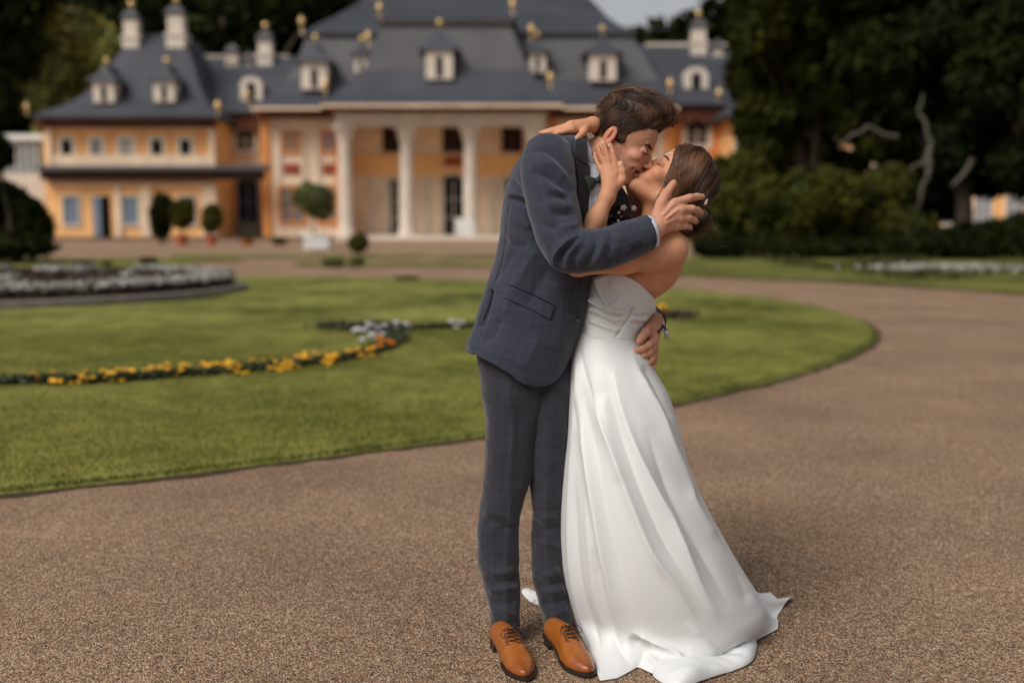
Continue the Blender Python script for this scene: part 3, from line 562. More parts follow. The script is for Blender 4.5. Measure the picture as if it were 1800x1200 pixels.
# potted citrus and small plants
def pot(t, x, y, r, h, m, rim=True):
    mb = MB(); mb.lathe((x, y, 0), [(r * .72, 0), (r * .95, h * .85), (r * 1.08, h * .87), (r * 1.08, h), (r * .9, h), (r * .88, h * .9)], 16); o = place(mb.build('pot', m, None, True), t); return o
def potted(name, label, u, vb, crown, Y, n, size, sd, leaf, potm, pr, ph, cat='potted tree', fruit=0):
    g = BY(u, vb, Y); t = tag(empty(name, (g[0], g[1], 0)), label, cat); bl = blobs_px(crown, Y, .05); V, Fc, c = leafcloud(bl, n, size, sd, clump=.5)
    place(mesh_np('crown', V, Fc, leaf, smooth=False, colr=c), t); tk = MB(); tk.tube([(g[0], g[1], ph * .9), (g[0] + .03, g[1], bl[0][2])], [.06, .04], 7); place(tk.build('trunk', BARK), t); pot(t, g[0], g[1], pr, ph, potm)
    if fruit:
        rr = np.random.default_rng(sd); fr = MB()
        for k in range(fruit):
            d = rr.normal(size=3); d /= np.linalg.norm(d); d[1] = -abs(d[1]); b = bl[k % len(bl)]; fr.ball((b[0] + d[0] * b[3] * .95, b[1] + d[1] * b[4] * .95, b[2] + d[2] * b[5] * .95), .07, 8, 6)
        o = place(fr.build('fruit', mat('orange_peel', srgb(226, 150, 40), .5), None, True), t); o['kind'] = 'stuff'
CIT = mat('citrus_leaves', srgb(84, 92, 34), .5, attr='col')
potted('citrus_tree', 'round citrus tree on a bare stem before the cream wall', 552, 438, [(552, 352, 34, 27), (540, 345, 22, 20), (562, 365, 22, 20)], 54, 4200, .12, 61, CIT, WHITE, .55, .75, fruit=9)
potted('citrus_tree', 'small round tree in a terracotta pot before the open window', 320, 430, [(320, 374, 21, 24)], 62, 2400, .13, 62, SHL, TERRA, .4, .6)
potted('citrus_tree', 'narrow tree in a pot beside the arched doorway', 372, 430, [(372, 383, 17, 24)], 62, 2200, .13, 63, SHL, TERRA, .36, .6)
potted('potted_bush', 'small bush in a terracotta pot before the portico', 632, 446, [(632, 428, 16, 14)], 46, 1800, .08, 64, SHL, TERRA, .22, .36, 'potted plant')
potted('potted_bush', 'tiny bush in a pot below the cream wall', 492, 434, [(492, 423, 12, 6)], 62, 700, .08, 65, SHL, TERRA, .25, .3, 'potted plant')
potted('potted_bush', 'low plant in a terracotta pot under the arched doorway', 434, 434, [(434, 424, 9, 6)], 60, 600, .08, 66, SHL, TERRA, .3, .36, 'potted plant')
pb = tag(empty('planter_box', tuple(BY(553, 440, 51)[:2]) + (0,)), 'white slatted planter box standing in front of the citrus tree', 'planter')
w = MB(); X0, X1 = XU(532, 51), XU(576, 51)
for k in range(9): xx = X0 + (X1 - X0) * (k + .5) / 9; w.box(xx - .055, xx + .055, 50.9, 50.96, .08, .62)
w.box(X0, X1, 50.97, 51.7, .1, .58); w.box(X0 - .05, X1 + .05, 50.85, 51.75, .62, .68); o = w.build('box_panel', WHITE); place(o, pb)
for xx in (X0, X1 - .08):
    w = MB(); w.box(xx, xx + .08, 50.98, 51.06, 0, .1); place(w.build('leg', WHITE), pb)
sb = tag(empty('notice_board', tuple(BY(815, 425, 76)[:2]) + (0,)), 'small white board on legs beside the middle portico door', 'board')
w = MB(); WB(w, 800, 832, 384, 412, 76, 76.08); place(w.build('board', WHITE), sb)
for u in (804, 828):
    w = MB(); w.box(XU(u, 76) - .05, XU(u, 76) + .05, 76.1, 76.2, 0, 1.6); place(w.build('leg', WHITE), sb)
for i, (u, v, ru, rv, lb) in enumerate(((585, 462, 18, 8, 'low round green bush left of the path bend, left of a pair'), (627, 460, 14, 9, 'low round green bush right of a pair beside the gravel path'), (147, 464, 17, 7, 'low green bush behind the round flower bed'), (262, 458, 15, 7, 'low green bush on the narrow strip of lawn'), (188, 464, 9, 4, 'tiny green bush between two larger low bushes'), (716, 491, 18, 4, 'flat dark cushion plant on the far edge of the lawn'))):
    g = G(u, v + rv); s = g[1] / F; V, Fc, c = leafcloud([(g[0], g[1], rv * s * .9, ru * s, ru * s, rv * s)], 1500, .05, 70 + i, clump=.3)
    tag(mesh_np('round_bush', V, Fc, CIT if i < 2 else SHL, smooth=False, colr=c), lb, 'bush', 'low round bushes by the far paths')
# ------------------------------------------------------------------ round raised bed with silver plants
bc = np.array([-9.7, 20.0]); br = 4.55
bed = tag(empty('flower_bed', (bc[0], bc[1], 0)), 'round raised flower bed with a stone rim at the left', 'flower bed')
w = MB(); w.lathe((bc[0], bc[1], 0), [(br + .1, .0), (br + .1, .14), (br - .1, .16), (br - .12, .0)], 96); place(w.build('stone_rim', mat('rim_stone', srgb(120, 112, 102), .85, var=.25, vscale=5), None, True), bed)
w = MB(); w.lathe((bc[0], bc[1], 0), [(br - .12, .05), (br - .14, .2), (br - .5, .26), (.05, .34)], 64); place(w.build('soil', SOIL), bed)
th = RNG.random(9000) * 2 * np.pi; rr = (br - .15) * np.sqrt(RNG.random(9000)); c0 = np.c_[bc[0] + rr * np.cos(th), bc[1] + rr * np.sin(th), .24 + .1 * (1 - rr / br)]
def sprigs(c, size, up, n_each, seed):
    r = np.random.default_rng(seed); c = np.repeat(c, n_each, 0); n = len(c); c = c + r.normal(0, size * .6, (n, 3)) * [1, 1, .5] + [0, 0, up]
    nn = r.normal(size=(n, 3)) + [0, -.3, 1.1]; nn /= np.linalg.norm(nn, axis=1)[:, None]; t = np.cross(nn, r.normal(size=(n, 3))); t /= np.linalg.norm(t, axis=1)[:, None]; b = np.cross(nn, t); s = size * (.5 + r.random(n))[:, None]
    V = np.stack([c - t * s, c - b * s * .5, c + t * s, c + b * s * .5], 1).reshape(-1, 3); return V, np.arange(4 * n).reshape(-1, 4), np.repeat(.75 + .5 * r.random(n), 4)[:, None] * np.ones((1, 3))
BRF = mat('bronze_leaves', srgb(66, 48, 38), .8, attr='col'); SIL = mat('silver_leaves', srgb(160, 156, 148), .8, attr='col')
V, Fc, c = sprigs(c0, .05, .03, 3, 1); o = place(mesh_np('bronze_foliage', V, Fc, BRF, smooth=False, colr=c), bed); o['kind'] = 'stuff'
ns = vnoise(c0, .9, 4) + .5 * vnoise(c0, 2.4, 6); rr_ = np.hypot(c0[:, 0] - bc[0], c0[:, 1] - bc[1]); silv = c0[(ns > .3) | ((rr_ > br - .75) & (c0[:, 0] > bc[0] + 1.5))]
V, Fc, c = sprigs(silv, .06, .09, 5, 2); o = place(mesh_np('silver_foliage', V, Fc, SIL, smooth=False, colr=c), bed); o['kind'] = 'stuff'
# ------------------------------------------------------------------ marigold ribbon
rib = [(-60, 684), (30, 684), (100, 683), (200, 680), (300, 672), (400, 664), (500, 655), (600, 641), (655, 628), (695, 610), (698, 597), (672, 587), (620, 583), (585, 583)]
rc = crom(np.array([G(*p)[:2] for p in rib]), 200); rib2 = crom(np.array([G(*p)[:2] for p in ((690, 586), (760, 584), (840, 582), (960, 580))]), 60)
fb = tag(empty('flower_ribbon', (float(rc[60][0]), float(rc[60][1]), 0)), 'thin curving ribbon bed of dark foliage across the lawn', 'flower bed')
wid = np.concatenate([np.full(160, .07), np.linspace(.18, .34, 20), np.linspace(.34, .1, 20)])
def ribbon(c, wd, nm):
    t = np.gradient(c, axis=0); t /= np.linalg.norm(t, axis=1)[:, None]; nrm = np.c_[-t[:, 1], t[:, 0]]; wd = np.asarray(wd) * np.ones(len(c))
    V = np.concatenate([np.c_[c + nrm * wd[:, None], np.full(len(c), .0492)], np.c_[c - nrm * wd[:, None], np.full(len(c), .0492)]]); n = len(c); i = np.arange(n - 1)
    place(mesh_np(nm, V, np.stack([i, i + 1, n + i + 1, n + i], 1), SOIL, smooth=False), fb)
ribbon(rc, wid, 'soil'); ribbon(rib2 + [0, .01], .07, 'soil')
pp = np.concatenate([rc[RNG.integers(0, 200, 2600)] + RNG.normal(0, .04, (2600, 2)), rc[RNG.integers(172, 192, 700)] + RNG.normal(0, .16, (700, 2)), rib2[RNG.integers(0, 60, 500)] + RNG.normal(0, .05, (500, 2))])
V, Fc, c = sprigs(np.c_[pp, np.full(len(pp), .075)], .03, .01, 3, 7); o = place(mesh_np('foliage', V, Fc, mat('bed_leaves', srgb(52, 56, 28), .75, attr='col'), smooth=False, colr=c), fb); o['kind'] = 'stuff'
YEL = mat('marigold_petals', srgb(244, 184, 44), .7); ORG = mat('orange_petals', srgb(222, 120, 28), .7); WHP = mat('white_petals', srgb(216, 212, 216), .7); STEM = mat('flower_stem', srgb(70, 80, 36), .8)
def flower_clump(name, u, v, m, r, n, label, cat, group, seed):
    rr = random.Random(seed); g = G(u, v + 9); s = g[1] / F; z = 9 * s; t = tag(empty(name, (g[0], g[1], .045)), label, cat, group); bl = MB(); st = MB()
    for k in range(n):
        a = rr.random() * 6.28; d = r * math.sqrt(rr.random()) * 1.5; x, y = g[0] + d * math.cos(a), g[1] + d * math.sin(a) * .7; h = z + rr.uniform(-.03, .06); q = r * rr.uniform(.35, .55)
        bl.lathe((x, y, h + .03), [(q * .25, -q * .5), (q, -q * .1), (q * 1.05, q * .15), (q * .7, q * .42), (q * .15, q * .5)], 9); st.tube([(x, y, .05), (x, y, h + .02)], .006, 5)
    place(bl.build('blossom', m, None, True), t); place(st.build('stem', STEM), t)
for i, (u, v, n) in enumerate(((60, 677, 3), (72, 676, 3), (110, 679, 4), (147, 678, 3), (192, 666, 3), (198, 676, 4), (222, 666, 5), (234, 668, 4), (263, 663, 6), (298, 658, 5), (306, 665, 5), (336, 659, 6), (345, 658, 4), (366, 657, 6), (373, 653, 4), (395, 656, 6), (405, 654, 6), (420, 662, 4), (487, 655, 4), (498, 653, 4), (515, 653, 5), (528, 645, 6), (546, 638, 7), (550, 641, 5), (575, 643, 5), (590, 641, 4), (602, 634, 4), (630, 631, 6), (642, 629, 6))):
    flower_clump('marigold', u, v - 2, YEL, .058, n + 2, 'clump of yellow marigolds in the ribbon bed', 'flowers', 'yellow marigold clumps along the ribbon bed', 200 + i)
for i in range(34):
    uu = 60 + i * 16.8 + (i * 7 % 5); vv = float(np.interp(uu, [q_[0] for q_ in rib[1:8]], [q_[1] for q_ in rib[1:8]])) - 12 + (i * 5 % 5); flower_clump('marigold', uu, vv, YEL, .034, 3, 'small tuft of yellow marigolds between the larger clumps', 'flowers', 'small yellow marigold tufts along the ribbon bed', 240 + i)
for i, (u, v) in enumerate(((655, 617), (684, 605), (672, 612))): flower_clump('marigold', u, v, ORG, .08, 6, 'clump of deeper orange marigolds at the hooked end of the bed', 'flowers', 'orange marigold clumps at the bend', 300 + i)
for i, (u, v, lb) in enumerate(((636, 586, 'white flower clump at the left of the hooked bed end'), (656, 600, 'white flower clump just above the orange marigolds'), (710, 578, 'white flower clump alone on the thin dark line of planting'), (806, 576, 'white flower clump nearest the groom\'s jacket'), (660, 580, 'pale flower clump on top of the hooked bed'))): flower_clump('white_flower', u, v, WHP, .075, 7, lb, 'flowers', None, 320 + i)
flower_clump('marigold', 1153, 548, YEL, .1, 7, 'yellow flower clump on the lawn beside the bride\'s back', 'flowers', None, 330)
V, Fc, c = sprigs(np.c_[np.array([G(1175, 566)[:2]] * 40) + RNG.normal(0, .25, (40, 2)) * [1, .3], np.full(40, .09)], .05, .02, 6, 12); tag(mesh_np('low_plant', V, Fc, BRF, smooth=False, colr=c), 'low dark plant on the lawn behind the bride', 'plant')

# low border planting on the strip of lawn under the right-hand trees
bp2 = np.c_[RNG.uniform(8, 26, 5200), RNG.uniform(24, 38, 5200)]; pu_, pv_ = PIX(np.c_[bp2, np.zeros(len(bp2))]); top_ = np.interp(pu_, [1190, 1400, 1600, 1800, 2100], [486, 495, 505, 519, 540])
kk = (pv_ < top_ - 2) & (vnoise(np.c_[bp2, 0 * bp2[:, :1]], .8, 6) > .1) & (pu_ < 2000); bp2 = bp2[kk]
V, Fc, c = sprigs(np.c_[bp2, np.full(len(bp2), .1)], .07, .03, 3, 15); tag(mesh_np('border_planting', V, Fc, mat('border_leaves', srgb(64, 66, 36), .85, attr='col', spec=.05), smooth=False, colr=c), 'low patchy planting on the lawn strip before the dark hedge', 'ground cover', kind='stuff')
gq = G(1680, 484); bp3 = np.c_[RNG.normal(gq[0], 1.0, 260), RNG.normal(gq[1], .5, 260)]; V, Fc, c = sprigs(np.c_[bp3, np.full(260, .16)], .07, .05, 5, 16); tag(mesh_np('silver_planting', V, Fc, SIL, smooth=False, colr=c), 'patch of low silvery plants before the dark hedge at the right', 'ground cover', kind='stuff')
# ------------------------------------------------------------------ figure tools: a small distance field mesher
class Vol:
    def __init__(s, lo, hi, h):
        s.lo = np.array(lo, float); s.h = h; s.n = np.ceil((np.array(hi) - s.lo) / h).astype(int) + 1
        s.ax = [s.lo[i] + h * np.arange(s.n[i]) for i in range(3)]; s.D = np.full(s.n, .5, np.float32)
    def sub(s, lo, hi):
        a = np.clip(np.floor((np.array(lo) - s.lo) / s.h).astype(int), 0, s.n); b = np.clip(np.ceil((np.array(hi) - s.lo) / s.h).astype(int) + 1, 0, s.n)
        if (b <= a).any(): return None, None
        sl = tuple(slice(a[i], b[i]) for i in range(3)); g = np.meshgrid(*[s.ax[i][sl[i]] for i in range(3)], indexing='ij', sparse=False)
        return sl, np.stack(g, -1).astype(np.float32)
    def comb(s, sl, d, k, mode):
        A = s.D[sl]
        if mode == 'add':
            h = np.clip(k - np.abs(A - d), 0, None) / max(k, 1e-6); s.D[sl] = np.minimum(A, d) - h * h * k * .25
        elif mode == 'cut':
            e = -d; h = np.clip(k - np.abs(A - e), 0, None) / max(k, 1e-6); s.D[sl] = np.maximum(A, e) + h * h * k * .25
        elif mode == 'and': s.D[sl] = np.maximum(A, d)
    def cap(s, a, b, ra, rb, k=.01, mode='add', m=.012):
        a = np.array(a, float); b = np.array(b, float); R = max(ra, rb) + k + m; sl, p = s.sub(np.minimum(a, b) - R, np.maximum(a, b) + R)
        if sl is None: return
        ab = b - a; t = np.clip(((p - a) @ ab) / (ab @ ab + 1e-12), 0, 1); d = np.linalg.norm(p - a - t[..., None] * ab, axis=-1) - (ra + (rb - ra) * t); s.comb(sl, d.astype(np.float32), k, mode)
    def ell(s, c, r, R=None, k=.01, mode='add', m=.012):
        c = np.array(c, float); r = np.array(r, float); R = np.eye(3) if R is None else np.array(R); e = np.abs(R.T) @ r + k + m
        sl, p = s.sub(c - e, c + e)
        if sl is None: return
        q = (p - c) @ R.T; k0 = np.linalg.norm(q / r, axis=-1); k1 = np.linalg.norm(q / r ** 2, axis=-1) + 1e-9; s.comb(sl, (k0 * (k0 - 1) / k1).astype(np.float32), k, mode)
    def chain(s, pts, k=.006, first=None):   # pts: (point, radius)
        for i in range(len(pts) - 1): s.cap(pts[i][0], pts[i + 1][0], pts[i][1], pts[i + 1][1], k if (i or first is None) else first)
    def mesh(s):
        D = s.D; nx, ny, nz = D.shape; ins = D < 0; c = [ins[a:nx - 1 + a, b:ny - 1 + b, e:nz - 1 + e] for a in (0, 1) for b in (0, 1) for e in (0, 1)]
        cnt = sum(x.astype(np.int8) for x in c); act = (cnt > 0) & (cnt < 8); idx = np.argwhere(act); num = np.full(act.shape, -1, np.int32); num[act] = np.arange(len(idx))
        acc = np.zeros((len(idx), 3)); w = np.zeros(len(idx)); I, J, K = idx.T
        for ax in range(3):
            o1, o2 = [q for q in range(3) if q != ax]
            for a in (0, 1):
                for b in (0, 1):
                    st = np.array([I, J, K]); st[o1] = st[o1] + a; st[o2] = st[o2] + b; en = st.copy(); en[ax] = en[ax] + 1
                    v0 = D[tuple(st)]; v1 = D[tuple(en)]; m = (v0 < 0) != (v1 < 0); t = np.where(m, v0 / np.where(m, v0 - v1, 1), 0)
                    q = st.T.astype(float); q[:, ax] += t; acc[m] += q[m]; w[m] += 1
        V = acc / w[:, None] * s.h + s.lo; Fs = []
        for ax in range(3):
            o1, o2 = [q for q in range(3) if q != ax]; A = ins; sh = [slice(None)] * 3; sh2 = [slice(None)] * 3; sh[ax] = slice(0, -1); sh2[ax] = slice(1, None)
            x = A[tuple(sh)] != A[tuple(sh2)]; e = np.argwhere(x); e = e[(e[:, o1] > 0) & (e[:, o2] > 0) & (e[:, o1] < act.shape[o1]) & (e[:, o2] < act.shape[o2]) & (e[:, ax] < act.shape[ax])]
            def g(d1, d2): q = e.copy(); q[:, o1] -= d1; q[:, o2] -= d2; return num[tuple(q.T)]
            Q = np.stack([g(0, 0), g(1, 0), g(1, 1), g(0, 1)], 1); fl = A[tuple(e.T)] ^ (ax == 1); Q = np.where(fl[:, None], Q, Q[:, ::-1]); Fs.append(Q)
        Fq = np.concatenate(Fs); Fq = Fq[(Fq >= 0).all(1)]
        return V, Fq
def relax(V, Fq, n=2, lam=.5):
    E = np.concatenate([Fq[:, [0, 1]], Fq[:, [1, 2]], Fq[:, [2, 3]], Fq[:, [3, 0]]]); deg = np.bincount(E.ravel(), minlength=len(V))[:, None]
    for _ in range(n):
        A = np.zeros_like(V)
        for c in range(3): A[:, c] = np.bincount(E[:, 0], V[E[:, 1], c], len(V)) + np.bincount(E[:, 1], V[E[:, 0], c], len(V))
        V = V + lam * (A / np.maximum(deg, 1) - V)
    return V
class Frame:
    def __init__(s, O, fwd, up, sc, yaw=0.0):
        f = np.array([fwd[0], 0, -fwd[1]]); u = np.array([up[0], 0, -up[1]]); f /= np.linalg.norm(f); u /= np.linalg.norm(u); l = np.cross(u, f)
        c, q = math.cos(yaw), math.sin(yaw); f2 = f * c + l * q; l = np.cross(u, f2); s.O = np.array(O); s.R = np.stack([f2, l, u]); s.s = sc
    def p(s, x, y, z): return s.O + s.s * (np.array([x, y, z]) @ s.R)
    def inv(s, V): return (V - s.O) @ s.R.T / s.s
def head(vol, f, fem=False):
    E = lambda c, r, k=.012, mode='add', R=None: vol.ell(f.p(*c), np.array(r) * f.s, f.R if R is None else R @ f.R, k, mode)
    C = lambda a, b, ra, rb, k=.012, mode='add': vol.cap(f.p(*a), f.p(*b), ra * f.s, rb * f.s, k, mode)
    E((0, 0, .045), (.089, .073, .083)); E((.03, 0, .035), (.062, .06, .06), .02)
    E((.035, 0, -.03), (.046, .05, .066), .025); E((.06, 0, -.03), (.033, .034, .034), .015)
    cz = -.098; cx = .058 if not fem else .078
    for sg in (1, -1):
        C((-.012, sg * .052, -.03), (.0, sg * .048, -.06), .016, .014, .02); C((0, sg * .048, -.06), (cx - .008, sg * .012, cz + .004), .014, .014, .022)
        E((.062, sg * .036, -.024), (.024, .022, .019), .014)              # cheekbone
        E((.068, sg * .026, -.05), (.02, .017, .017), .014)              # cheek
    E((cx, 0, cz), (.015, .02, .014), .012); E((cx - .03, 0, cz + .02), (.045, .036, .028), .02)
    C((.079, .032, .021), (.085, .006, .018), .0075, .0075, .01); C((.079, -.032, .021), (.085, -.006, .018), .0075, .0075, .01)
    for sg in (1, -1): E((.093, sg * .032, .002), (.015, .016, .0105), .008, 'cut')
    nt_ = .112 if not fem else .104
    C((.088, 0, .008), (nt_ - .004, 0, -.03), .0062, .0085, .009); E((nt_, 0, -.034), (.0105, .0105, .009), .006)
    for sg in (1, -1): E((.1, sg * .0105, -.037), (.0095, .0065, .0068), .005)
    for sg in (1, -1): vol.ell(f.p(nt_ - .006, sg * .006, -.0445), np.array((.005, .003, .003)) * f.s, f.R, .002, 'cut')
    for sg in (1, -1):
        E((.0775, sg * .031, .001), (.0125, .0145, .0115), .004); C((.0885, sg * .044, -.003), (.0915, sg * .019, -.003), .0026, .0026, .004)
    lx = .09 if not fem else .097
    E((lx, 0, -.057), (.0095, .021, .0062), .005); E((lx - .003, 0, -.071), (.0105, .018, .0075), .005); E((lx - .012, 0, -.064), (.018, .026, .014), .012)
    if fem: vol.ell(f.p(lx + .007, 0, -.0635), np.array((.008, .024, .0013)) * f.s, f.R, .003, 'cut')
    else:                                                                # open smile
        vol.ell(f.p(lx - .004, 0, -.0635), np.array((.024, .031, .0075)) * f.s, f.R, .003, 'cut'); [vol.cap(f.p(.084, sg * .049, .0 + dz), f.p(.07, sg * .058, .002 + 2.2 * dz), .0012 * f.s, .001 * f.s, .003, 'cut') for sg in (1, -1) for dz in (-.006, 0, .005)]
        for sg in (1, -1): vol.cap(f.p(.074, sg * .033, -.04), f.p(.07, sg * .037, -.072), .003 * f.s, .0024 * f.s, .007, 'cut')
    for sg in ((1, -1) if not fem else ()):                                # ears
        a = .22; R = np.array([[math.cos(a), 0, -math.sin(a)], [0, 1, 0], [math.sin(a), 0, math.cos(a)]])
        E((-.024, sg * .077, .0), (.0175, .0075, .0305), .004, R=R); E((-.018, sg * .08, -.024), (.008, .006, .01), .004)
        vol.ell(f.p(-.0205, sg * .0845, .003), np.array((.0095, .006, .0185)) * f.s, R @ f.R, .003, 'cut')
        vol.cap(f.p(-.028, sg * .083, -.006), f.p(-.024, sg * .083, .014), .0022 * f.s, .0018 * f.s, .002)
def fing(vol, pts, rs, k=.0035, root=.009):
    q = [(P(*p), r * PX) for p, r in zip(pts, rs)]
    vol.chain(q, k, root)
def lens(rows, n=160, m=96, ex=1.0, pw=1.0):
    """rows: (Lu, Lv, Ru, Rv, w, half depth, bend px). n rows, m around (theta 0 = right edge, 3pi/2 = towards the camera)"""
    A = crom(np.array(rows, float), n); th = np.arange(m) * 2 * np.pi / m; s = (1 - np.cos(th)) / 2; s = 1 - s
    s = (1 + np.cos(th)) / 2
    u = A[:, 0:1] * (1 - s) + A[:, 2:3] * s; v = A[:, 1:2] * (1 - s) + A[:, 3:4] * s; v = v + A[:, 6:7] * np.sin(np.pi * s ** pw)
    V = P(u, v, A[:, 4:5] + 0 * u); V[..., 1] += A[:, 5:6] * np.sign(np.sin(th)) * np.abs(np.sin(th)) ** ex; V = V.reshape(-1, 3)
    i = np.arange(n - 1)[:, None] * m; j = np.arange(m)[None, :]; j2 = (j + 1) % m
    Fq = np.stack([i + j, i + n * 0 + m + j, i + m + j2, i + j2], -1).reshape(-1, 4)
    return V, Fq
def loft_uv(V, n, m, girth=None):
    G3 = V.reshape(n, m, 3); L = np.concatenate([[0], np.cumsum(np.linalg.norm(np.diff(G3, axis=0), axis=2).mean(1))]); g = girth or np.linalg.norm(np.diff(G3, axis=1), axis=2).sum(1).mean()
    return np.stack(np.broadcast_arrays(np.arange(m)[None, :] / m * g, L[:, None]), -1).reshape(-1, 2)
def sleeve(pts, n=120, m=64):     # pts: (u, v, w, r px)
    A = crom(np.array(pts, float), n); C = np.stack([P(a[0], a[1], a[2]) for a in A]); return tube_np(C, A[:, 3] * PX, m)
from mathutils.bvhtree import BVHTree
def bvh(V, Fq): return BVHTree.FromPolygons([tuple(map(float, p)) for p in V], [tuple(map(int, f)) for f in Fq])
def cast(tree_, u, v, off=.002, default=None):
    x, y, z = ray(u, v); d = Vector((float(x), float(y), float(z))).normalized(); o = Vector((0, 0, CAMZ)); h = tree_.ray_cast(o, d)
    if h[0] is None: return None if default is None else np.array(P(u, v, default))
    nrm = h[1] if h[1].dot(d) < 0 else -h[1]
    return np.array(h[0] + nrm * off)
def patch(tree_, A, B, off, thick, n=24, m=10, default=-.05):
    """cloth panel lying on a surface between two outline curves (px)"""
    a = crom(np.array(A, float), n); b = crom(np.array(B, float), n); Vt = []
    for i in range(n):
        for j in range(m):
            t = j / (m - 1); Vt.append(cast(tree_, *(a[i] * (1 - t) + b[i] * t), off, default))
    Vt = np.array(Vt); Fq = np.array([(i * m + j, i * m + j + 1, (i + 1) * m + j + 1, (i + 1) * m + j) for i in range(n - 1) for j in range(m - 1)])
    Vt = relax(Vt, Fq, 1, .3); N = vnormals(Vt, Fq); sg = -1 if N[:, 1].mean() > 0 else 1; N = N * sg
    V2 = np.concatenate([Vt, Vt - N * thick]); k = n * m; F2 = Fq[:, ::-1] + k
    bd = [i * m for i in range(n)] + [(n - 1) * m + j for j in range(1, m)] + [i * m + m - 1 for i in range(n - 2, -1, -1)] + [j for j in range(m - 2, 0, -1)]
    Fs = np.array([(bd[i], bd[(i + 1) % len(bd)], bd[(i + 1) % len(bd)] + k, bd[i] + k) for i in range(len(bd))])
    return V2, np.concatenate([Fq, F2, Fs])
def line_on(tree_, pts, r, off, m_, name, par, n=24, nn=6):
    A = crom(np.array(pts, float), n); q = [cast(tree_, a[0], a[1], off) for a in A]; q = np.array([x for x in q if x is not None])
    if len(q) < 3: return None
    V, Fq = tube_np(q, np.full(len(q), r), nn); return mesh_np(name, V, Fq, m_, par)
def wr(V, s, a, seed=0, aniso=(1, 1, 1)):
    return a * (vnoise(V * np.array(aniso), s, seed) + .5 * vnoise(V * np.array(aniso), s * 2.1, seed + 3))
# ------------------------------------------------------------------ materials of the couple
def skin_mat(name, c, r=.56):
    m = mat(name, c, r, sss=.12, attr='col', spec=.22, var=.06, vscale=45, bump=.05, bscale=260); return m
SKIN_M = skin_mat('groom_skin', srgb(196, 142, 116)); SKIN_F = skin_mat('bride_skin', srgb(206, 148, 114))
def suit_mat(name, base, line, dark):
    m = bpy.data.materials.new(name); m.use_nodes = True; t = m.node_tree; n = t.nodes; l = t.links; p = n['Principled BSDF']
    p.inputs['Roughness'].default_value = .82; p.inputs['Specular IOR Level'].default_value = .25; p.inputs['Sheen Weight'].default_value = .25; p.inputs['Sheen Roughness'].default_value = .5
    uv = n.new('ShaderNodeUVMap'); sx_ = n.new('ShaderNodeSeparateXYZ'); l.new(uv.outputs[0], sx_.inputs[0])
    def M(op, a, b=None, c=None):
        q = n.new('ShaderNodeMath'); q.operation = op
        for i, x in enumerate((a, b, c)):
            if x is None: continue
            if isinstance(x, (int, float)): q.inputs[i].default_value = x
            else: l.new(x, q.inputs[i])
        return q.outputs[0]
    def lines(o, per, wd, ph=0.0):
        f = M('FRACT', M('MULTIPLY_ADD', o, 1 / per, ph)); return M('LESS_THAN', M('ABSOLUTE', M('SUBTRACT', f, .5)), wd / per / 2)
    X, Y_ = sx_.outputs[0], sx_.outputs[1]
    lt = M('MINIMUM', M('ADD', M('ADD', lines(X, .027, .0013), lines(Y_, .03, .0013)), M('MULTIPLY', M('ADD', lines(X, .027, .001, .2), lines(Y_, .03, .001, .2)), .6)), 1.2)
    dk = M('MINIMUM', M('ADD', lines(X, .027, .009, .55), lines(Y_, .03, .01, .55)), 2)
    nz = n.new('ShaderNodeTexNoise'); nz.inputs['Scale'].default_value = 420; nz.inputs['Detail'].default_value = 2; l.new(uv.outputs[0], nz.inputs['Vector'])
    nz2 = n.new('ShaderNodeTexNoise'); nz2.inputs['Scale'].default_value = 9; l.new(uv.outputs[0], nz2.inputs['Vector'])
    a = n.new('ShaderNodeMix'); a.data_type = 'RGBA'; a.inputs[6].default_value = base; a.inputs[7].default_value = dark; l.new(M('MULTIPLY', dk, .07), a.inputs[0])
    b = n.new('ShaderNodeMix'); b.data_type = 'RGBA'; l.new(a.outputs[2], b.inputs[6]); b.inputs[7].default_value = line; l.new(M('MULTIPLY', lt, .16), b.inputs[0])
    g = n.new('ShaderNodeMix'); g.data_type = 'RGBA'; g.blend_type = 'MULTIPLY'; g.inputs[0].default_value = 1; l.new(b.outputs[2], g.inputs[6])
    vv = M('ADD', M('MULTIPLY_ADD', nz.outputs[0], .9, .45), M('MULTIPLY_ADD', nz2.outputs[0], .3, -.15)); cc = n.new('ShaderNodeCombineColor'); [l.new(vv, cc.inputs[i]) for i in range(3)]; l.new(cc.outputs[0], g.inputs[7]); l.new(g.outputs[2], p.inputs['Base Color'])
    bp = n.new('ShaderNodeBump'); bp.inputs['Strength'].default_value = .35; bp.inputs['Distance'].default_value = .002; l.new(nz.outputs[0], bp.inputs['Height']); l.new(bp.outputs[0], p.inputs['Normal'])
    return m
SUIT = suit_mat('checked_wool', srgb(50, 53, 66), srgb(98, 106, 136), srgb(40, 42, 53)); TROU = suit_mat('trouser_wool', srgb(45, 45, 53), srgb(96, 95, 110), srgb(36, 36, 42))
SUITD = mat('plain_dark_wool', srgb(48, 50, 60), .85, sheen=.2)
LAPEL = mat('lapel_cloth', srgb(34, 37, 46), .8, var=.15, vscale=60, sheen=.2)
SHIRT = mat('shirt_cotton', srgb(206, 210, 222), .8, bump=.2, bscale=90)
TIE = mat('bow_tie_cloth', srgb(48, 62, 58), .6, var=.3, vscale=50)
HAIR_M = mat('groom_hair', srgb(108, 78, 56), .36, attr='col', spec=.5); HAIR_F = mat('bride_hair', srgb(108, 76, 54), .36, attr='col', spec=.5)
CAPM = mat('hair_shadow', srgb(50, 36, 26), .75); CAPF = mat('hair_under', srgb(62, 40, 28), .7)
SATIN = mat('ivory_satin', srgb(218, 219, 218), .45, sheen=.15, spec=.4)
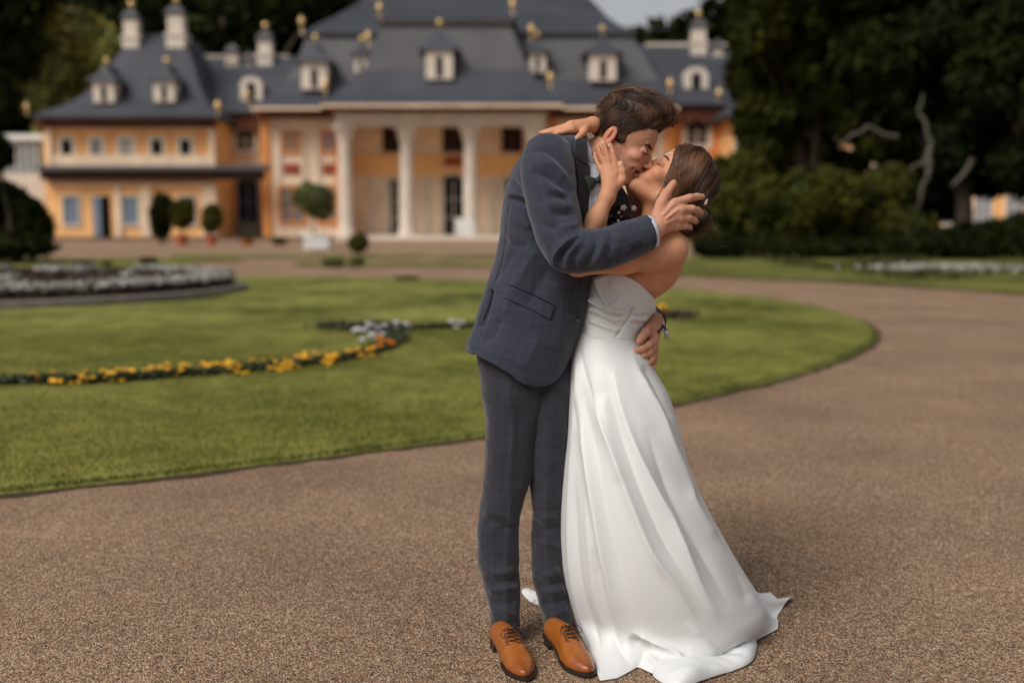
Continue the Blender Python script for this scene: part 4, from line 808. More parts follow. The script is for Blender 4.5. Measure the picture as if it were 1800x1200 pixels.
TAN = mat('tan_leather', srgb(156, 88, 30), .33, attr='col', spec=.5, coat=.25, bump=.1, bscale=120)
SOLE = mat('sole_rubber', srgb(34, 26, 22), .6); HEELM = mat('heel_leather', srgb(52, 32, 22), .5); LACE = mat('lace_cord', srgb(58, 34, 22), .8)
BUTTON = mat('horn_button', srgb(30, 30, 34), .35); STEEL = mat('watch_steel', srgb(190, 190, 192), .3, metal=.9); STRAP = mat('dark_bracelet', srgb(40, 38, 40), .4)
NAIL = mat('nail', srgb(226, 180, 160), .3)
groom = tag(empty('person', G(905, 1140)), 'tall groom in a dark checked suit and tan shoes bending down to kiss the bride', 'person')
bride = tag(empty('person', G(1160, 1120)), 'bride in a strapless ivory dress with a train leaning back as she is kissed', 'person')
def mine(o, par):
    if o is None: return None
    o.parent = par
    if par in (groom, bride): o.matrix_parent_inverse = Matrix.Translation(-Vector(par.location))
    return o
# ------------------------------------------------------------------ groom: body
fm = Frame(P(1093, 252, .07), (.914, .407), (.407, -.914), 1.05, yaw=-.3)
vol = Vol(P(935, 440, -.24) - [0, 0, .02], P(1250, 140, .2) + [0, 0, 0], .0026)
head(vol, fm)
vol.cap(P(1028, 286, .08), P(1080, 262, .075), .066, .056, .03)
vol.ell(P(1000, 330, .09), (.09, .13, .1), None, .05)
# right hand on the bride's head
vol.cap(P(1112, 420, -.17), P(1150, 408, -.125), .026, .0265, .01)
vol.cap(P(1150, 404, -.125), P(1166, 392, -.118), .0265, .021, .012)
for a, b, ra, rb in (((1158, 388, -.12), (1186, 357, -.108), .021, .0135), ((1162, 392, -.122), (1196, 370, -.112), .02, .014), ((1162, 398, -.12), (1194, 384, -.11), .02, .0135), ((1158, 402, -.118), (1190, 397, -.106), .02, .0125)):
    vol.cap(P(*a), P(*b), ra, rb, .012)
fing(vol, [(1156, 378, -.115), (1163, 356, -.112), (1173, 338, -.108), (1184, 322, -.1)], (11, 9.5, 7.6, 6.0), root=.014)
fing(vol, [(1186, 357, -.108), (1212, 348, -.1), (1225, 346, -.082), (1234, 346, -.068)], (7.8, 6.8, 6.2, 5.4))
fing(vol, [(1197, 369, -.112), (1216, 367, -.1), (1226, 370, -.082), (1232, 374, -.068)], (7.8, 6.8, 6.2, 5.4))
fing(vol, [(1195, 384, -.11), (1210, 383, -.1), (1219, 386, -.084), (1223, 389, -.072)], (7.6, 6.6, 6.0, 5.2))
fing(vol, [(1190, 398, -.106), (1203, 397, -.098), (1210, 398, -.086), (1213, 400, -.076)], (6.8, 5.8, 5.3, 4.8))
for a, b in (((1172, 384, -.143), (1192, 368, -.128)), ((1166, 378, -.14), (1183, 359, -.123)), ((1172, 392, -.142), (1190, 384, -.125))): vol.cap(P(*a), P(*b), .0028, .0024, .006)
V1, F1 = vol.mesh(); V1 = relax(V1, F1, 2)
# left hand at the bride's waist
vol = Vol(P(1100, 670, -.12), P(1180, 545, .16), .0021)
vol.cap(P(1152, 562, .06), P(1147, 580, .03), .026, .026, .01)
vol.cap(P(1146, 578, .03), P(1145, 606, -.01), .026, .02, .015); vol.cap(P(1143, 588, .01), P(1146, 622, .0), .022, .017, .015)
fing(vol, [(1142, 578, .0), (1136, 583, -.03), (1129, 592, -.05), (1124, 599, -.058)], (10, 8.5, 7.4, 6.3), root=.012)
fing(vol, [(1149, 598, -.01), (1140, 606, -.04), (1129, 613, -.055), (1118, 617, -.062)], (8.2, 7.2, 6.4, 5.5))
fing(vol, [(1149, 612, -.008), (1142, 619, -.035), (1131, 625, -.05), (1121, 630, -.056)], (8, 7, 6.3, 5.4))
fing(vol, [(1149, 622, 0), (1146, 631, -.028), (1139, 638, -.04), (1135, 644, -.045)], (7.4, 6.3, 5.6, 4.9))
fing(vol, [(1150, 628, .006), (1149, 638, -.015), (1146, 646, -.026), (1144, 651, -.03)], (6.4, 5.4, 4.9, 4.4))
V2, F2 = vol.mesh(); V2 = relax(V2, F2, 2)
# the clothed parts of the body, coarser
vol = Vol(P(850, 1190, -.35) - [0, 0, .05], P(1180, 290, .5), .011)
c3 = [((1000, 330, .09), (960, 470, .09), .11, .1), ((960, 470, .09), (930, 600, .06), .1, .105), ((930, 620, .04), (900, 760, -.01), .062, .052), ((900, 760, -.01), (880, 920, -.03), .05, .038), ((880, 920, -.03), (888, 1110, -.08), .036, .03),
      ((940, 620, .05), (962, 760, .02), .055, .045), ((962, 760, .02), (962, 920, .0), .042, .032), ((962, 920, .0), (978, 1105, -.04), .03, .028), ((968, 290, -.07), (990, 430, -.19), .04, .038), ((1003, 447, -.2), (1105, 420, -.17), .034, .028),
      ((1000, 320, .24), (1050, 450, .3), .04, .038), ((1050, 450, .3), (1130, 545, .18), .036, .028), ((1130, 545, .18), (1152, 566, .055), .027, .025)]
for a, b, ra, rb in c3: vol.cap(P(*a), P(*b), ra, rb, .02)
V3, F3 = vol.mesh(); V3 = relax(V3, F3, 2)
VV = np.concatenate([V1, V2, V3]); FF = np.concatenate([F1, F2 + len(V1), F3 + len(V1) + len(V2)])
def skin_col(V, f, fem):
    L = f.inv(V); c = np.ones((len(V), 3)); g = lambda x, y, z, s: np.exp(-(((L[:, 0] - x) ** 2 + (np.abs(L[:, 1]) - y) ** 2 + (L[:, 2] - z) ** 2) / s ** 2))
    def tint(w, k): nonlocal c; c = c * (1 - w[:, None] * (1 - np.array(k)))
    lx = .09 if not fem else .097
    for y in (0, .01): tint(np.clip(g(lx + .004, y, -.064, .0135) * 1.3, 0, 1), (.86, .5, .5) if fem else (.85, .6, .56))
    tint(g(.075, .038, -.035, .025) * .8, (1, .84, .8)); tint(g(-.024, .082, 0, .03), (1.05, .8, .74)); tint(g(.112, 0, -.035, .018), (1, .82, .78))
    if not fem: tint(np.clip(g(.06, .02, -.09, .045) + .8 * g(.03, .05, -.06, .03), 0, 1) * .7, (.8, .8, .8)); tint(g(lx - .008, .012, -.064, .010), (.3, .16, .15)); tint(g(lx - .012, .026, -.064, .008), (.45, .25, .22))
    tint(g(.09, .034, .003, .014), (.66, .56, .52)); tint(g(.09, .033, -.001, .007), (.75, .66, .62)); q = vnoise(V, 28, 5) + .6 * vnoise(V, 75, 8); c = c * np.clip(1 - np.array([.02, .06, .07]) * q[:, None] - .03 * vnoise(V, 12, 2)[:, None], .7, 1.2); return c  # eye sockets and lids darkened, their shade put into the skin colour
cm = skin_col(VV, fm, False)
mine(mesh_np('body', VV, FF, SKIN_M, None, True, colr=cm), groom)
# teeth, brow, lashes
mb = MB(); mb.loft([[tuple(fm.p(.083 - abs(y) * .5 - .002, y, z)) for y in np.linspace(-.016, .016, 7)] + [tuple(fm.p(.074, y, z)) for y in (.012, -.012)] for z in (-.066, -.0592)]); mine(mb.build('teeth', mat('tooth_enamel', srgb(226, 216, 198), .35), None, True), groom)
BROW = mat('eyebrow_hair', srgb(58, 40, 30), .8)
def brow(f, par, th, dz=0.0, m_=BROW, tree_=None):
    rb_ = np.random.default_rng(3)
    for sg in (1, -1):
        K = crom(np.array([(.0835, .0465, .0205), (.0875, .0395, .0225), (.092, .031, .023), (.0955, .02, .0215), (.0965, .0105, .0185)]), 60); Vs = []; Fs = []; nb2 = 0
        for k in range(420):
            t = rb_.integers(0, 60); p0 = K[t] * [1, sg, 1] + [0, 0, dz + rb_.normal(0, .0016 * th * (.6 + .4 * math.sin(t / 60 * 3.1)))]; w_ = np.array(f.p(*p0))
            if tree_ is not None:
                h = tree_.find_nearest(Vector(w_)); w_ = np.array(h[0]); n_ = np.array(h[1])
            d = np.array([-.5, sg * .75, .12 + .5 * (t > 45)]) @ f.R; q = np.array([w_ + n_ * .0004, w_ + n_ * .0012 + d * .003, w_ + n_ * .0010 + d * .0062]); V, Fq = tube_np(q, np.array([.00055, .00045, .0002]) * th, 3); Vs.append(V); Fs.append(Fq + nb2); nb2 += len(V)
        mine(mesh_np('eyebrow', np.concatenate(Vs), np.concatenate(Fs), m_), par)
        q = crom(np.array([f.p(.079, sg * .051, -.0035), f.p(.0895, sg * .038, -.0072), f.p(.0915, sg * .029, -.0072), f.p(.090, sg * .0195, -.0045)]), 12)
        if tree_ is not None: q = np.array([np.array(tree_.find_nearest(Vector(x))[0]) + np.array(tree_.find_nearest(Vector(x))[1]) * .0004 for x in q])
        V, Fq = tube_np(q, np.full(12, .0008 * th), 6); mine(mesh_np('eyelashes', V, Fq, m_), par)
brow(fm, groom, 1.4, -.005, tree_=bvh(V1, F1))
# hair
def strands(paths, r0, r1, n=7):
    Vs = []; Fs = []; b = 0; cs = []; k = 3
    for i, (q, s) in enumerate(paths):
        rr = np.linspace(1, 0.25, len(q)) * s * (r0 + (r1 - r0) * RNG.random()); V, Fq = tube_np(q, rr, k); Vs.append(V); Fs.append(Fq + b); b += len(V); cs.append(np.full(len(V), 1.0) * (.55 + .9 * RNG.random() ** 1.6))
    return np.concatenate(Vs), np.concatenate(Fs), np.concatenate(cs)
hlx = [-.12, -.06, -.05, -.042, -.036, -.012, -.004, .018, .024, .034, .052, .068, .085, .2]; hlz = [-.05, -.052, -.046, .0, .03, .034, -.022, -.022, .016, .036, .05, .062, .073, .078]
vol = Vol(fm.p(0, 0, .06) - .24, fm.p(0, 0, .06) + .24, .003)
E = lambda c, r, k=.02: vol.ell(fm.p(*c), np.array(r) * fm.s, fm.R, k)
E((-.004, 0, .05), (.1, .079, .094)); E((-.015, 0, .085), (.09, .074, .076)); E((.03, 0, .118), (.075, .062, .05)); E((.062, -.005, .118), (.044, .05, .036))
X = np.stack(np.meshgrid(*vol.ax, indexing='ij'), -1); L = fm.inv(X); vol.D = np.maximum(vol.D, ((np.interp(L[..., 0], hlx, hlz) - L[..., 2]) * .75).astype(np.float32))
V, Fq = vol.mesh(); V = relax(V, Fq, 2); L = fm.inv(V); N = vnormals(V, Fq)
V = V + N * (vnoise(L * [12, 60, 42], 1.0, 4) * .0045)[:, None]
hair = mine(mesh_np('hair', V, Fq, CAPM), groom)
htm = bvh(V, Fq); paths = []; r = np.random.default_rng(77); Lh = L; ok = np.where((Lh[:, 2] > np.interp(Lh[:, 0], hlx, hlz) + .004))[0]
for si in ok[r.integers(0, len(ok), 7500)]:
    p = V[si]; l0 = Lh[si]; top = float(np.clip((l0[2] - .085) / .04, 0, 1)); fr = float(np.clip((l0[0] + .02) / .1, 0, 1))
    ln = (.016 + .05 * top) * (.7 + .6 * r.random()); cl = vnoise(l0 * [1, 2.2, 1], 42, 8); cl2 = vnoise(l0, 90, 11)
    q = [p]; lift = 0; up_ = (.004 + .007 * top * r.random()) * (.6 + .8 * max(0, cl)) * (2.6 if r.random() < .12 else 1)
    for s in range(7):
        t = s / 6; lq = fm.inv(q[-1]); tp_ = float(np.clip((lq[2] - .085) / .04, 0, 1)); fl = tp_ * np.array([.95, .25 * cl, -.18 - .3 * fr]) + (1 - tp_) * np.array([-.55, 0, -.85]) if lq[0] < .07 else np.array([.25, .3 * cl, .5 - 1.1 * t])
        h = htm.find_nearest(Vector(q[-1])); n_ = np.array(h[1]); v = fl @ fm.R; v = v - n_ * (v @ n_); v /= np.linalg.norm(v) + 1e-9
        q.append(q[-1] + v * ln / 7 + n_ * up_ * (1 - 1.3 * t) * .3)
    paths.append((np.array(q), (.75 + .55 * top)))
V, Fq, c = strands(paths, .0005, .001); c = c * np.clip(1 + 1.2 * vnoise(fm.inv(V) * [14, 70, 40], 1.0, 5), .25, 2.4); mine(mesh_np('hair_strands', V, Fq, HAIR_M, None, True, colr=c[:, None] * np.array([[1, 1, 1]])), hair)
bpy.data.objects['hair_strands'].matrix_parent_inverse = Matrix.Identity(4)
# ------------------------------------------------------------------ groom: clothes
rows = [(948, 241, 1030, 241, .10, .10, -2), (938, 250, 1034, 252, .09, .14, 0), (921, 268, 1036, 275, .085, .165, 0), (904, 293, 1038, 300, .08, .175, 0), (894, 317, 1040, 325, .08, .178, 0), (886, 348, 1041, 352, .08, .178, 0), (880, 385, 1041, 388, .08, .175, 0), (877, 420, 1040, 425, .08, .17, 0), (868, 460, 1039, 465, .075, .165, 0),
        (855, 497, 1037, 508, .07, .165, 1), (843, 538, 1028, 550, .065, .17, 3), (832, 578, 1014, 600, .06, .175, 8), (822, 600, 1003, 628, .058, .178, 16), (820, 609, 992, 645, .057, .178, 26), (821, 611, 986, 649, .057, .176, 27)]
NJ, MJ = 260, 200
V, Fq = lens(rows, NJ, MJ, .8, 2.1)
jf = [([(889, 346), (905, 350), (922, 360)], -.011, 4), ([(887, 338), (905, 341), (922, 348)], .008, 5), ([(897, 312), (912, 332), (922, 362), (944, 415), (958, 450)], -.012, 5), ([(915, 300), (926, 345), (945, 400)], .004, 10), ([(948, 430), (925, 470), (905, 505), (885, 560)], .007, 13), ([(965, 470), (945, 505), (925, 540)], -.006, 11),
      ([(900, 400), (892, 450), (872, 510)], .004, 12), ([(975, 490), (985, 520), (990, 560), (975, 620)], .006, 14), ([(1015, 480), (1005, 515), (1004, 560)], -.008, 10), ([(905, 440), (888, 470), (868, 500)], -.005, 8), ([(866, 506), (862, 528), (853, 555), (846, 572)], -.014, 3, -.1), ([(858, 500), (852, 530), (838, 570), (828, 605)], .006, 7, 0), ([(845, 600), (865, 590), (880, 560)], -.006, 9), ([(950, 590), (930, 625), (915, 650)], .004, 13),
      ([(897, 345), (890, 400), (884, 460), (868, 500)], -.002, 1.8), ([(880, 420), (905, 432), (930, 430)], -.005, 6), ([(890, 380), (915, 392), (935, 400)], .004, 7)]
jf = [(q[0], q[1] * 1.35) + tuple(q[2:]) for q in jf]; V = fold(V, Fq, jf, sh=1.4); V += vnormals(V, Fq) * wr(V, 9, .0028, 2)[:, None] + vnormals(V, Fq) * wr(V, 26, .0009, 7)[:, None]
SV, SF = sleeve([(962, 246, -.04, 14), (962, 256, -.055, 34), (963, 272, -.075, 42), (963, 305, -.105, 46), (968, 345, -.135, 44), (978, 388, -.165, 41), (987, 420, -.19, 38.5), (1004, 441, -.205, 37.5), (1030, 441, -.205, 35), (1062, 437, -.195, 33.5), (1098, 425, -.175, 32), (1132, 411, -.15, 29), (1140, 408.5, -.145, 28)], 210, 90)
# tilt of the cuff
sf = [([(925, 275), (948, 264), (975, 274), (995, 300), (1006, 325)], -.009, 5), ([(930, 290), (955, 285), (985, 300), (1004, 330)], .006, 7), ([(930, 305), (957, 308), (980, 322), (1008, 342)], -.011, 5), ([(935, 385), (962, 398), (990, 402)], -.005, 6), ([(930, 350), (955, 372), (975, 402)], .004, 7), ([(945, 316), (965, 330), (995, 343)], .006, 6), ([(962, 338), (980, 346), (1006, 348)], -.009, 5), ([(955, 352), (985, 362), (1010, 362)], .006, 7), ([(963, 370), (985, 377), (1012, 376)], -.008, 5),
      ([(975, 400), (1000, 398), (1018, 390)], .006, 6), ([(980, 478), (977, 450), (990, 432), (1006, 420), (1022, 412)], .012, 5), ([(987, 474), (986, 452), (999, 435), (1018, 420)], -.013, 4.5), ([(998, 478), (996, 452), (1008, 434), (1026, 420)], .009, 5), ([(1012, 478), (1010, 455), (1026, 430)], -.007, 5), ([(1032, 474), (1050, 452), (1058, 428), (1057, 412)], .011, 5), ([(1022, 478), (1042, 452), (1049, 425)], -.008, 5),
      ([(1070, 410), (1074, 432), (1066, 450)], -.007, 5), ([(1078, 408), (1086, 428), (1080, 444)], .005, 6), ([(960, 440), (975, 470), (1000, 488)], .006, 6), ([(1098, 400), (1106, 420), (1100, 440)], -.004, 6), ([(952, 380), (960, 420), (972, 455)], .004, 10)]
sf = [(q[0], q[1] * 1.35, q[2] * 1.25, .3) for q in sf]; SV = fold(SV, SF, sf, sh=1.4); SV += vnormals(SV, SF) * (wr(SV, 11, .0028, 5) + wr(SV, 30, .0011, 8, (1, 1, 1.6)))[:, None]
LV, LF = sleeve([(1005, 262, .2, 20), (1008, 285, .25, 40), (1018, 350, .3, 42), (1045, 430, .34, 38), (1085, 500, .29, 33), (1122, 542, .19, 26), (1146, 560, .1, 22), (1150, 566, .07, 20)], 90, 40)
uvj = loft_uv(V, NJ, MJ, 1.0); uvs = loft_uv(SV, 210, 90, .42) + .013; uvl = loft_uv(LV, 90, 40, .4)
JV = np.concatenate([V, SV, LV]); JF = np.concatenate([Fq, SF + len(V), LF + len(V) + len(SV)])
jacket = mine(mesh_np('jacket', JV, JF, SUIT, None, True, uv=np.concatenate([uvj, uvs, uvl])), groom)
jt = bvh(V, Fq); jst = bvh(JV, JF)
me = jacket.data; so_ = jacket.modifiers.new('thickness', 'SOLIDIFY'); so_.thickness = .004; so_.offset = -1
def sub(o, par=jacket): o.parent = par; return o
# far front panel of the jacket, shirt chest
V, Fq = lens([(1030, 285, 1062, 280, .16, .05, 0), (1020, 320, 1084, 315, .15, .09, 0), (1012, 360, 1106, 350, .15, .08, 0), (1008, 400, 1116, 396, .15, .09, 0), (1004, 440, 1110, 440, .14, .09, 0), (1000, 500, 1060, 500, .12, .09, 0)], 60, 48); sub(mesh_np('front_panel', V, Fq, SUIT, uv=loft_uv(V, 60, 48, .5)))
fp = bvh(V, Fq)
V, Fq = lens([(1004, 268, 1046, 285, .07, .05, 0), (1000, 290, 1064, 300, .06, .07, 0), (1000, 320, 1070, 325, .055, .085, 0), (1000, 360, 1068, 362, .055, .09, 0), (1000, 400, 1066, 402, .055, .09, 0), (1000, 440, 1060, 442, .055, .09, 0), (1000, 470, 1040, 472, .055, .08, 0)], 70, 48, .9)
V = fold(V, Fq, [([(1045, 345), (1052, 370), (1044, 400)], .005, 4), ([(1055, 335), (1060, 360)], -.003, 4)]); shirt = mine(mesh_np('shirt', V, Fq, SHIRT), groom)
nb = BVHTree.FromPolygons([tuple(map(float, p)) for p in V], [tuple(map(int, f)) for f in Fq])
ca = np.array([P(1013, 283, .075), P(1026, 277, .07), P(1038, 271, .066), P(1043, 269, .064), P(1043.5, 268.8, .064), P(1036, 272, .066)]); V, Fq = tube_np(ca, np.array([.081, .077, .070, .0675, .065, .064]), 48)
mine(mesh_np('shirt_collar', V, Fq, SHIRT), shirt); bpy.data.objects['shirt_collar'].matrix_parent_inverse = Matrix.Identity(4)
# collar points folding over the bow tie
for dv, w0 in ():
    A = np.array([P(1046, 292, .0), P(1050, 305, -.004), P(1054, 318, -.002)]); B = np.array([P(1034, 290, -.016), P(1037, 306, -.018), P(1041, 322, -.02)])
    Vv = np.array([a * (1 - t) + b * t for a, b in zip(crom(A, 8), crom(B, 8)) for t in np.linspace(0, 1, 5)]); Fv = np.array([(i * 5 + j, i * 5 + j + 1, i * 5 + 6 + j, i * 5 + 5 + j) for i in range(7) for j in range(4)])
    o = mesh_np('collar_point', Vv, Fv, SHIRT); o.parent = shirt; s_ = o.modifiers.new('t', 'SOLIDIFY'); s_.thickness = .003
# lapel, collar of the jacket
Vp, Fp = patch(jt, [(1012, 246), (1008, 262), (1009, 285), (1012, 310), (1014, 345), (1018, 380), (1022, 425)], [(1029, 241), (1030, 262), (1031, 285), (1037, 300), (1038, 335), (1037, 375), (1036, 425)], .006, .005, 40, 12, -.04); lp = sub(mesh_np('lapel', Vp, Fp, LAPEL)); lt = bvh(Vp, Fp)
line_on(lt, [(1012, 276), (1022, 284), (1033, 290)], .0014, .001, mat('seam_thread', srgb(22, 23, 28), .9), 'notch_seam', jacket)
SEAM = bpy.data.materials['seam_thread']
for L_ in ([(897, 348), (890, 400), (884, 450), (868, 500)], [(938, 252), (920, 285), (914, 310), (921, 345), (932, 380)]): line_on(jt, L_, .0009, .0, SEAM, 'seam', jacket)
line_on(jt, [(866, 508), (861, 532), (850, 562)], .0028, -.001, SEAM, 'vent', jacket)
Vp, Fp = patch(jt, [(894, 501), (920, 512), (950, 526), (975, 539)], [(884, 522), (912, 535), (940, 548), (966, 562)], .0045, .004, 24, 10); sub(mesh_np('pocket_flap', Vp, Fp, SUIT, uv=(np.stack(PIX(Vp), 1) * PX)))
line_on(jt, [(893, 500), (920, 510.5), (950, 524.5), (976, 537.5)], .0016, .003, SEAM, 'pocket_welt', jacket)
def button(tree_, u, v, r, nm='button', par=jacket):
    c = cast(tree_, u, v, .002)
    if c is None: return
    mb = MB(); R = [[(c[0] + rr * math.cos(a), c[1] - d, c[2] + rr * math.sin(a)) for a in np.linspace(0, 2 * np.pi, 14, endpoint=False)] for rr, d in ((r, 0), (r, .003), (r * .8, .0045), (r * .7, .0035), (.0005, .0035))]; mb.loft(R); o = mb.build(nm, BUTTON, None, True); o.parent = par
button(jt, 1012, 560, .011); button(jt, 1023, 503, .009)
for i in range(4): button(jst, 1108 + i * 6.5, 432 - i * 1.8, .0062)
# shirt cuffs
a0, a1, a2 = P(1124, 413.5, -.152), P(1141, 408, -.145), P(1148, 406, -.142); V, Fq = tube_np(np.array([a0, a1, a2, a2 - (a2 - a1) * .02, a1]), np.array([.0475, .0485, .0485, .0465, .0455]), 40); o = mesh_np('cuff', V, Fq, SHIRT); o.parent = shirt
V, Fq = tube_np(np.array([P(1140, 556, .09), P(1150, 568, .065), P(1151, 571, .06), P(1150.8, 570.8, .06)]), np.array([.036, .0335, .0335, .031]), 32); o = mesh_np('cuff', V, Fq, SHIRT); o.parent = shirt
# watch
wt = empty('watch'); wt.parent = groom; wt.matrix_parent_inverse = Matrix.Translation(-Vector(groom.location))
wa = P(1149, 581, .03); ang = np.linspace(0, 2 * np.pi, 29)
ring = np.array([wa + [.034 * math.cos(a), .032 * math.sin(a), -.012 * math.cos(a) * -1 + .004 * math.sin(a)] for a in ang]); V, Fq = tube_np(ring, np.full(29, .0052), 8); mine(mesh_np('strap', V, Fq, STRAP), wt)
mb = MB(); 
for k in range(9): a = -1.9 + k * .27; mb.ball(tuple(wa + [.039 * math.cos(a), .034 * math.sin(a), -.012 - .010 * math.sin(k * 1.3) + .012 * math.cos(a)]), .0042, 8, 6)
mine(mb.build('bracelet_links', STEEL, None, True), wt)
mb = MB(); c = wa + np.array([.0385, -.004, -.008]); mb.loft([[(c[0] + d, c[1] + .0165 * rr * math.cos(a), c[2] + .0165 * rr * math.sin(a)) for a in np.linspace(0, 2 * np.pi, 18, endpoint=False)] for rr, d in ((1, -.003), (1.05, .002), (.95, .006), (.85, .0065), (.02, .0062))]); mine(mb.build('watch_case', STEEL, None, True), wt)
# bow tie
bt = P(1049, 317, -.028); tie = empty('bow_tie'); tie.parent = groom; tie.matrix_parent_inverse = Matrix.Translation(-Vector(groom.location))
dn = np.array([.30, 0, -.95]); dn /= np.linalg.norm(dn); nx_ = np.array([.55, -.8, .2]); nx_ /= np.linalg.norm(nx_); sd = np.cross(dn, nx_)
for sg in (1, -1):
    R = []
    for t, w_, th_ in ((0, .007, .006), (.012, .012, .008), (.026, .021, .009), (.04, .026, .009), (.047, .023, .006)):
        R.append([tuple(bt + sd * sg * t + dn * w_ * math.cos(a) * (1 + .1 * math.cos(3 * a)) + nx_ * th_ * math.sin(a)) for a in np.linspace(0, 2 * np.pi, 14, endpoint=False)])
    mb = MB(); mb.loft(R); mine(mb.build('bow_wing', TIE, None, True), tie)
mb = MB(); mb.ball(tuple(bt + nx_ * .004), .0095, 10, 8); mine(mb.build('knot', TIE, None, True), tie)
# buttonhole flowers
bo = empty('buttonhole_flower'); bo.parent = groom; bo.matrix_parent_inverse = Matrix.Translation(-Vector(groom.location)); rr_ = np.random.default_rng(9)
BP = lambda u, v, w: P(u, v, w)
cc_ = np.array([P(1088 + rr_.normal(0, 7), 380 + rr_.normal(0, 13), .035 + rr_.normal(0, .008)) for _ in range(130)])
Vb, Fb, cb = sprigs(cc_, .012, .0, 1, 19); mine(mesh_np('leaf_sprig', Vb, Fb, mat('buttonhole_leaves', srgb(34, 36, 30), .6, attr='col'), smooth=False, colr=cb), bo)
for i, (u, v, r_, m_) in enumerate(((1114, 366, .0075, 'p'), (1096, 365, .008, 'p'), (1088, 374, .004, 'p'), (1087, 388, .004, 'p'), (1080, 398, .005, 'r'), (1092, 381, .0035, 'r'), (1094, 392, .004, 'p'), (1101, 388, .0035, 'r'), (1100, 376, .006, 'd'), (1108, 379, .007, 'd'), (1104, 395, .006, 'd'))):
    mb = MB(); p_ = P(u, v, .012); mb.ball(tuple(p_), r_, 10, 8, (1, 1, .85)); 
    for k in range(5): a = k * 1.256; mb.ball((p_[0] + r_ * .8 * math.cos(a), p_[1] - r_ * .3, p_[2] + r_ * .8 * math.sin(a)), r_ * .5, 6, 5)
    M_ = {'p': 'pale_bud', 'r': 'rose_berry', 'd': 'dark_bloom'}[m_]; mm = bpy.data.materials.get(M_) or mat(M_, {'p': srgb(214, 196, 190), 'r': srgb(176, 104, 88), 'd': srgb(70, 26, 32)}[m_], .6); mine(mb.build('blossom', mm, None, True), bo)
# trousers
def leg(rows, folds, seed):
    V, Fq = lens(rows, 190, 80, .95); folds = [(q[0], q[1] * (1.0 if i_ else 1.2), q[2] * (1.25 if i_ else 1)) + tuple(q[3:]) for i_, q in enumerate(folds)]; V = fold(V, Fq, folds, sh=1.35); V += vnormals(V, Fq) * (wr(V, 10, .0055, seed, (1, 1, 1.1)) + wr(V, 24, .0016, seed + 4, (1, 1, 1.7)))[:, None]; return V, Fq, loft_uv(V, 190, 80, .5) + seed * .017
l1 = leg([(836, 600, 985, 640, .05, .13, 0), (842, 650, 972, 660, .03, .12, 0), (847, 693, 962, 700, .01, .105, 0), (853, 767, 945, 767, -.01, .09, 0), (848, 840, 932, 840, -.02, .082, 0), (843, 880, 922, 880, -.03, .078, 0), (841, 910, 915, 911, -.035, .072, 0), (840, 945, 913, 946, -.04, .07, 0), (842, 985, 913, 986, -.05, .068, 0), (849, 1020, 915, 1021, -.06, .065, 0), (857, 1055, 915, 1056, -.075, .062, 0), (861, 1080, 914, 1081, -.085, .06, 0), (863, 1119, 913, 1112, -.1, .06, 4)],
         [([(895, 660), (902, 760), (897, 850), (896, 900), (890, 980), (890, 1050), (892, 1104)], .007, 4.5, 0), ([(848, 905), (868, 900), (890, 912), (905, 918)], .009, 7), ([(850, 918), (875, 918), (900, 930)], -.008, 6), ([(846, 960), (870, 985), (885, 990)], -.007, 7), ([(845, 990), (865, 1008), (905, 1000)], .009, 6), ([(852, 1012), (880, 1022), (912, 1012)], -.009, 5), ([(858, 1040), (880, 1036), (910, 1030)], .008, 6), ([(860, 1060), (885, 1062), (912, 1052)], -.005, 5), ([(862, 1080), (882, 1076), (910, 1080)], .006, 6), ([(860, 720), (870, 800), (860, 860)], .005, 14), ([(925, 700), (915, 790), (905, 860)], -.004, 12), ([(862, 1098), (885, 1096), (908, 1092)], -.004, 4)], 1)
l2 = leg([(890, 600, 1010, 630, .08, .12, 0), (905, 650, 1012, 655, .06, .115, 0), (918, 700, 1006, 700, .04, .11, 0), (926, 767, 998, 767, .02, .095, 0), (931, 840, 994, 840, .01, .085, 0), (934, 905, 992, 905, 0, .075, 0), (935, 960, 993, 960, -.01, .072, 0), (935, 1005, 995, 1003, -.02, .07, 0), (941, 1040, 998, 1035, -.03, .065, 0), (948, 1070, 1001, 1062, -.04, .062, 0), (960, 1113, 1005, 1101, -.055, .062, 4)],
         [([(968, 700), (966, 800), (962, 900), (965, 1000), (978, 1092)], .006, 4.5, 0), ([(938, 900), (955, 912), (980, 905)], .008, 7), ([(938, 915), (958, 928), (985, 920)], -.008, 6), ([(940, 960), (960, 955), (985, 965)], .006, 6), ([(938, 1000), (958, 1012), (985, 1000)], .009, 6), ([(940, 1012), (965, 1026), (990, 1018)], -.009, 5), ([(945, 1048), (965, 1040), (995, 1036)], .009, 5.5), ([(950, 1062), (975, 1058), (998, 1050)], -.008, 5), ([(955, 1080), (975, 1078), (1000, 1070)], .006, 5)], 2)
mine(mesh_np('trousers', np.concatenate([l1[0], l2[0]]), np.concatenate([l1[1], l2[1] + len(l1[0])]), TROU, None, True, uv=np.concatenate([l1[2], l2[2]])), groom)
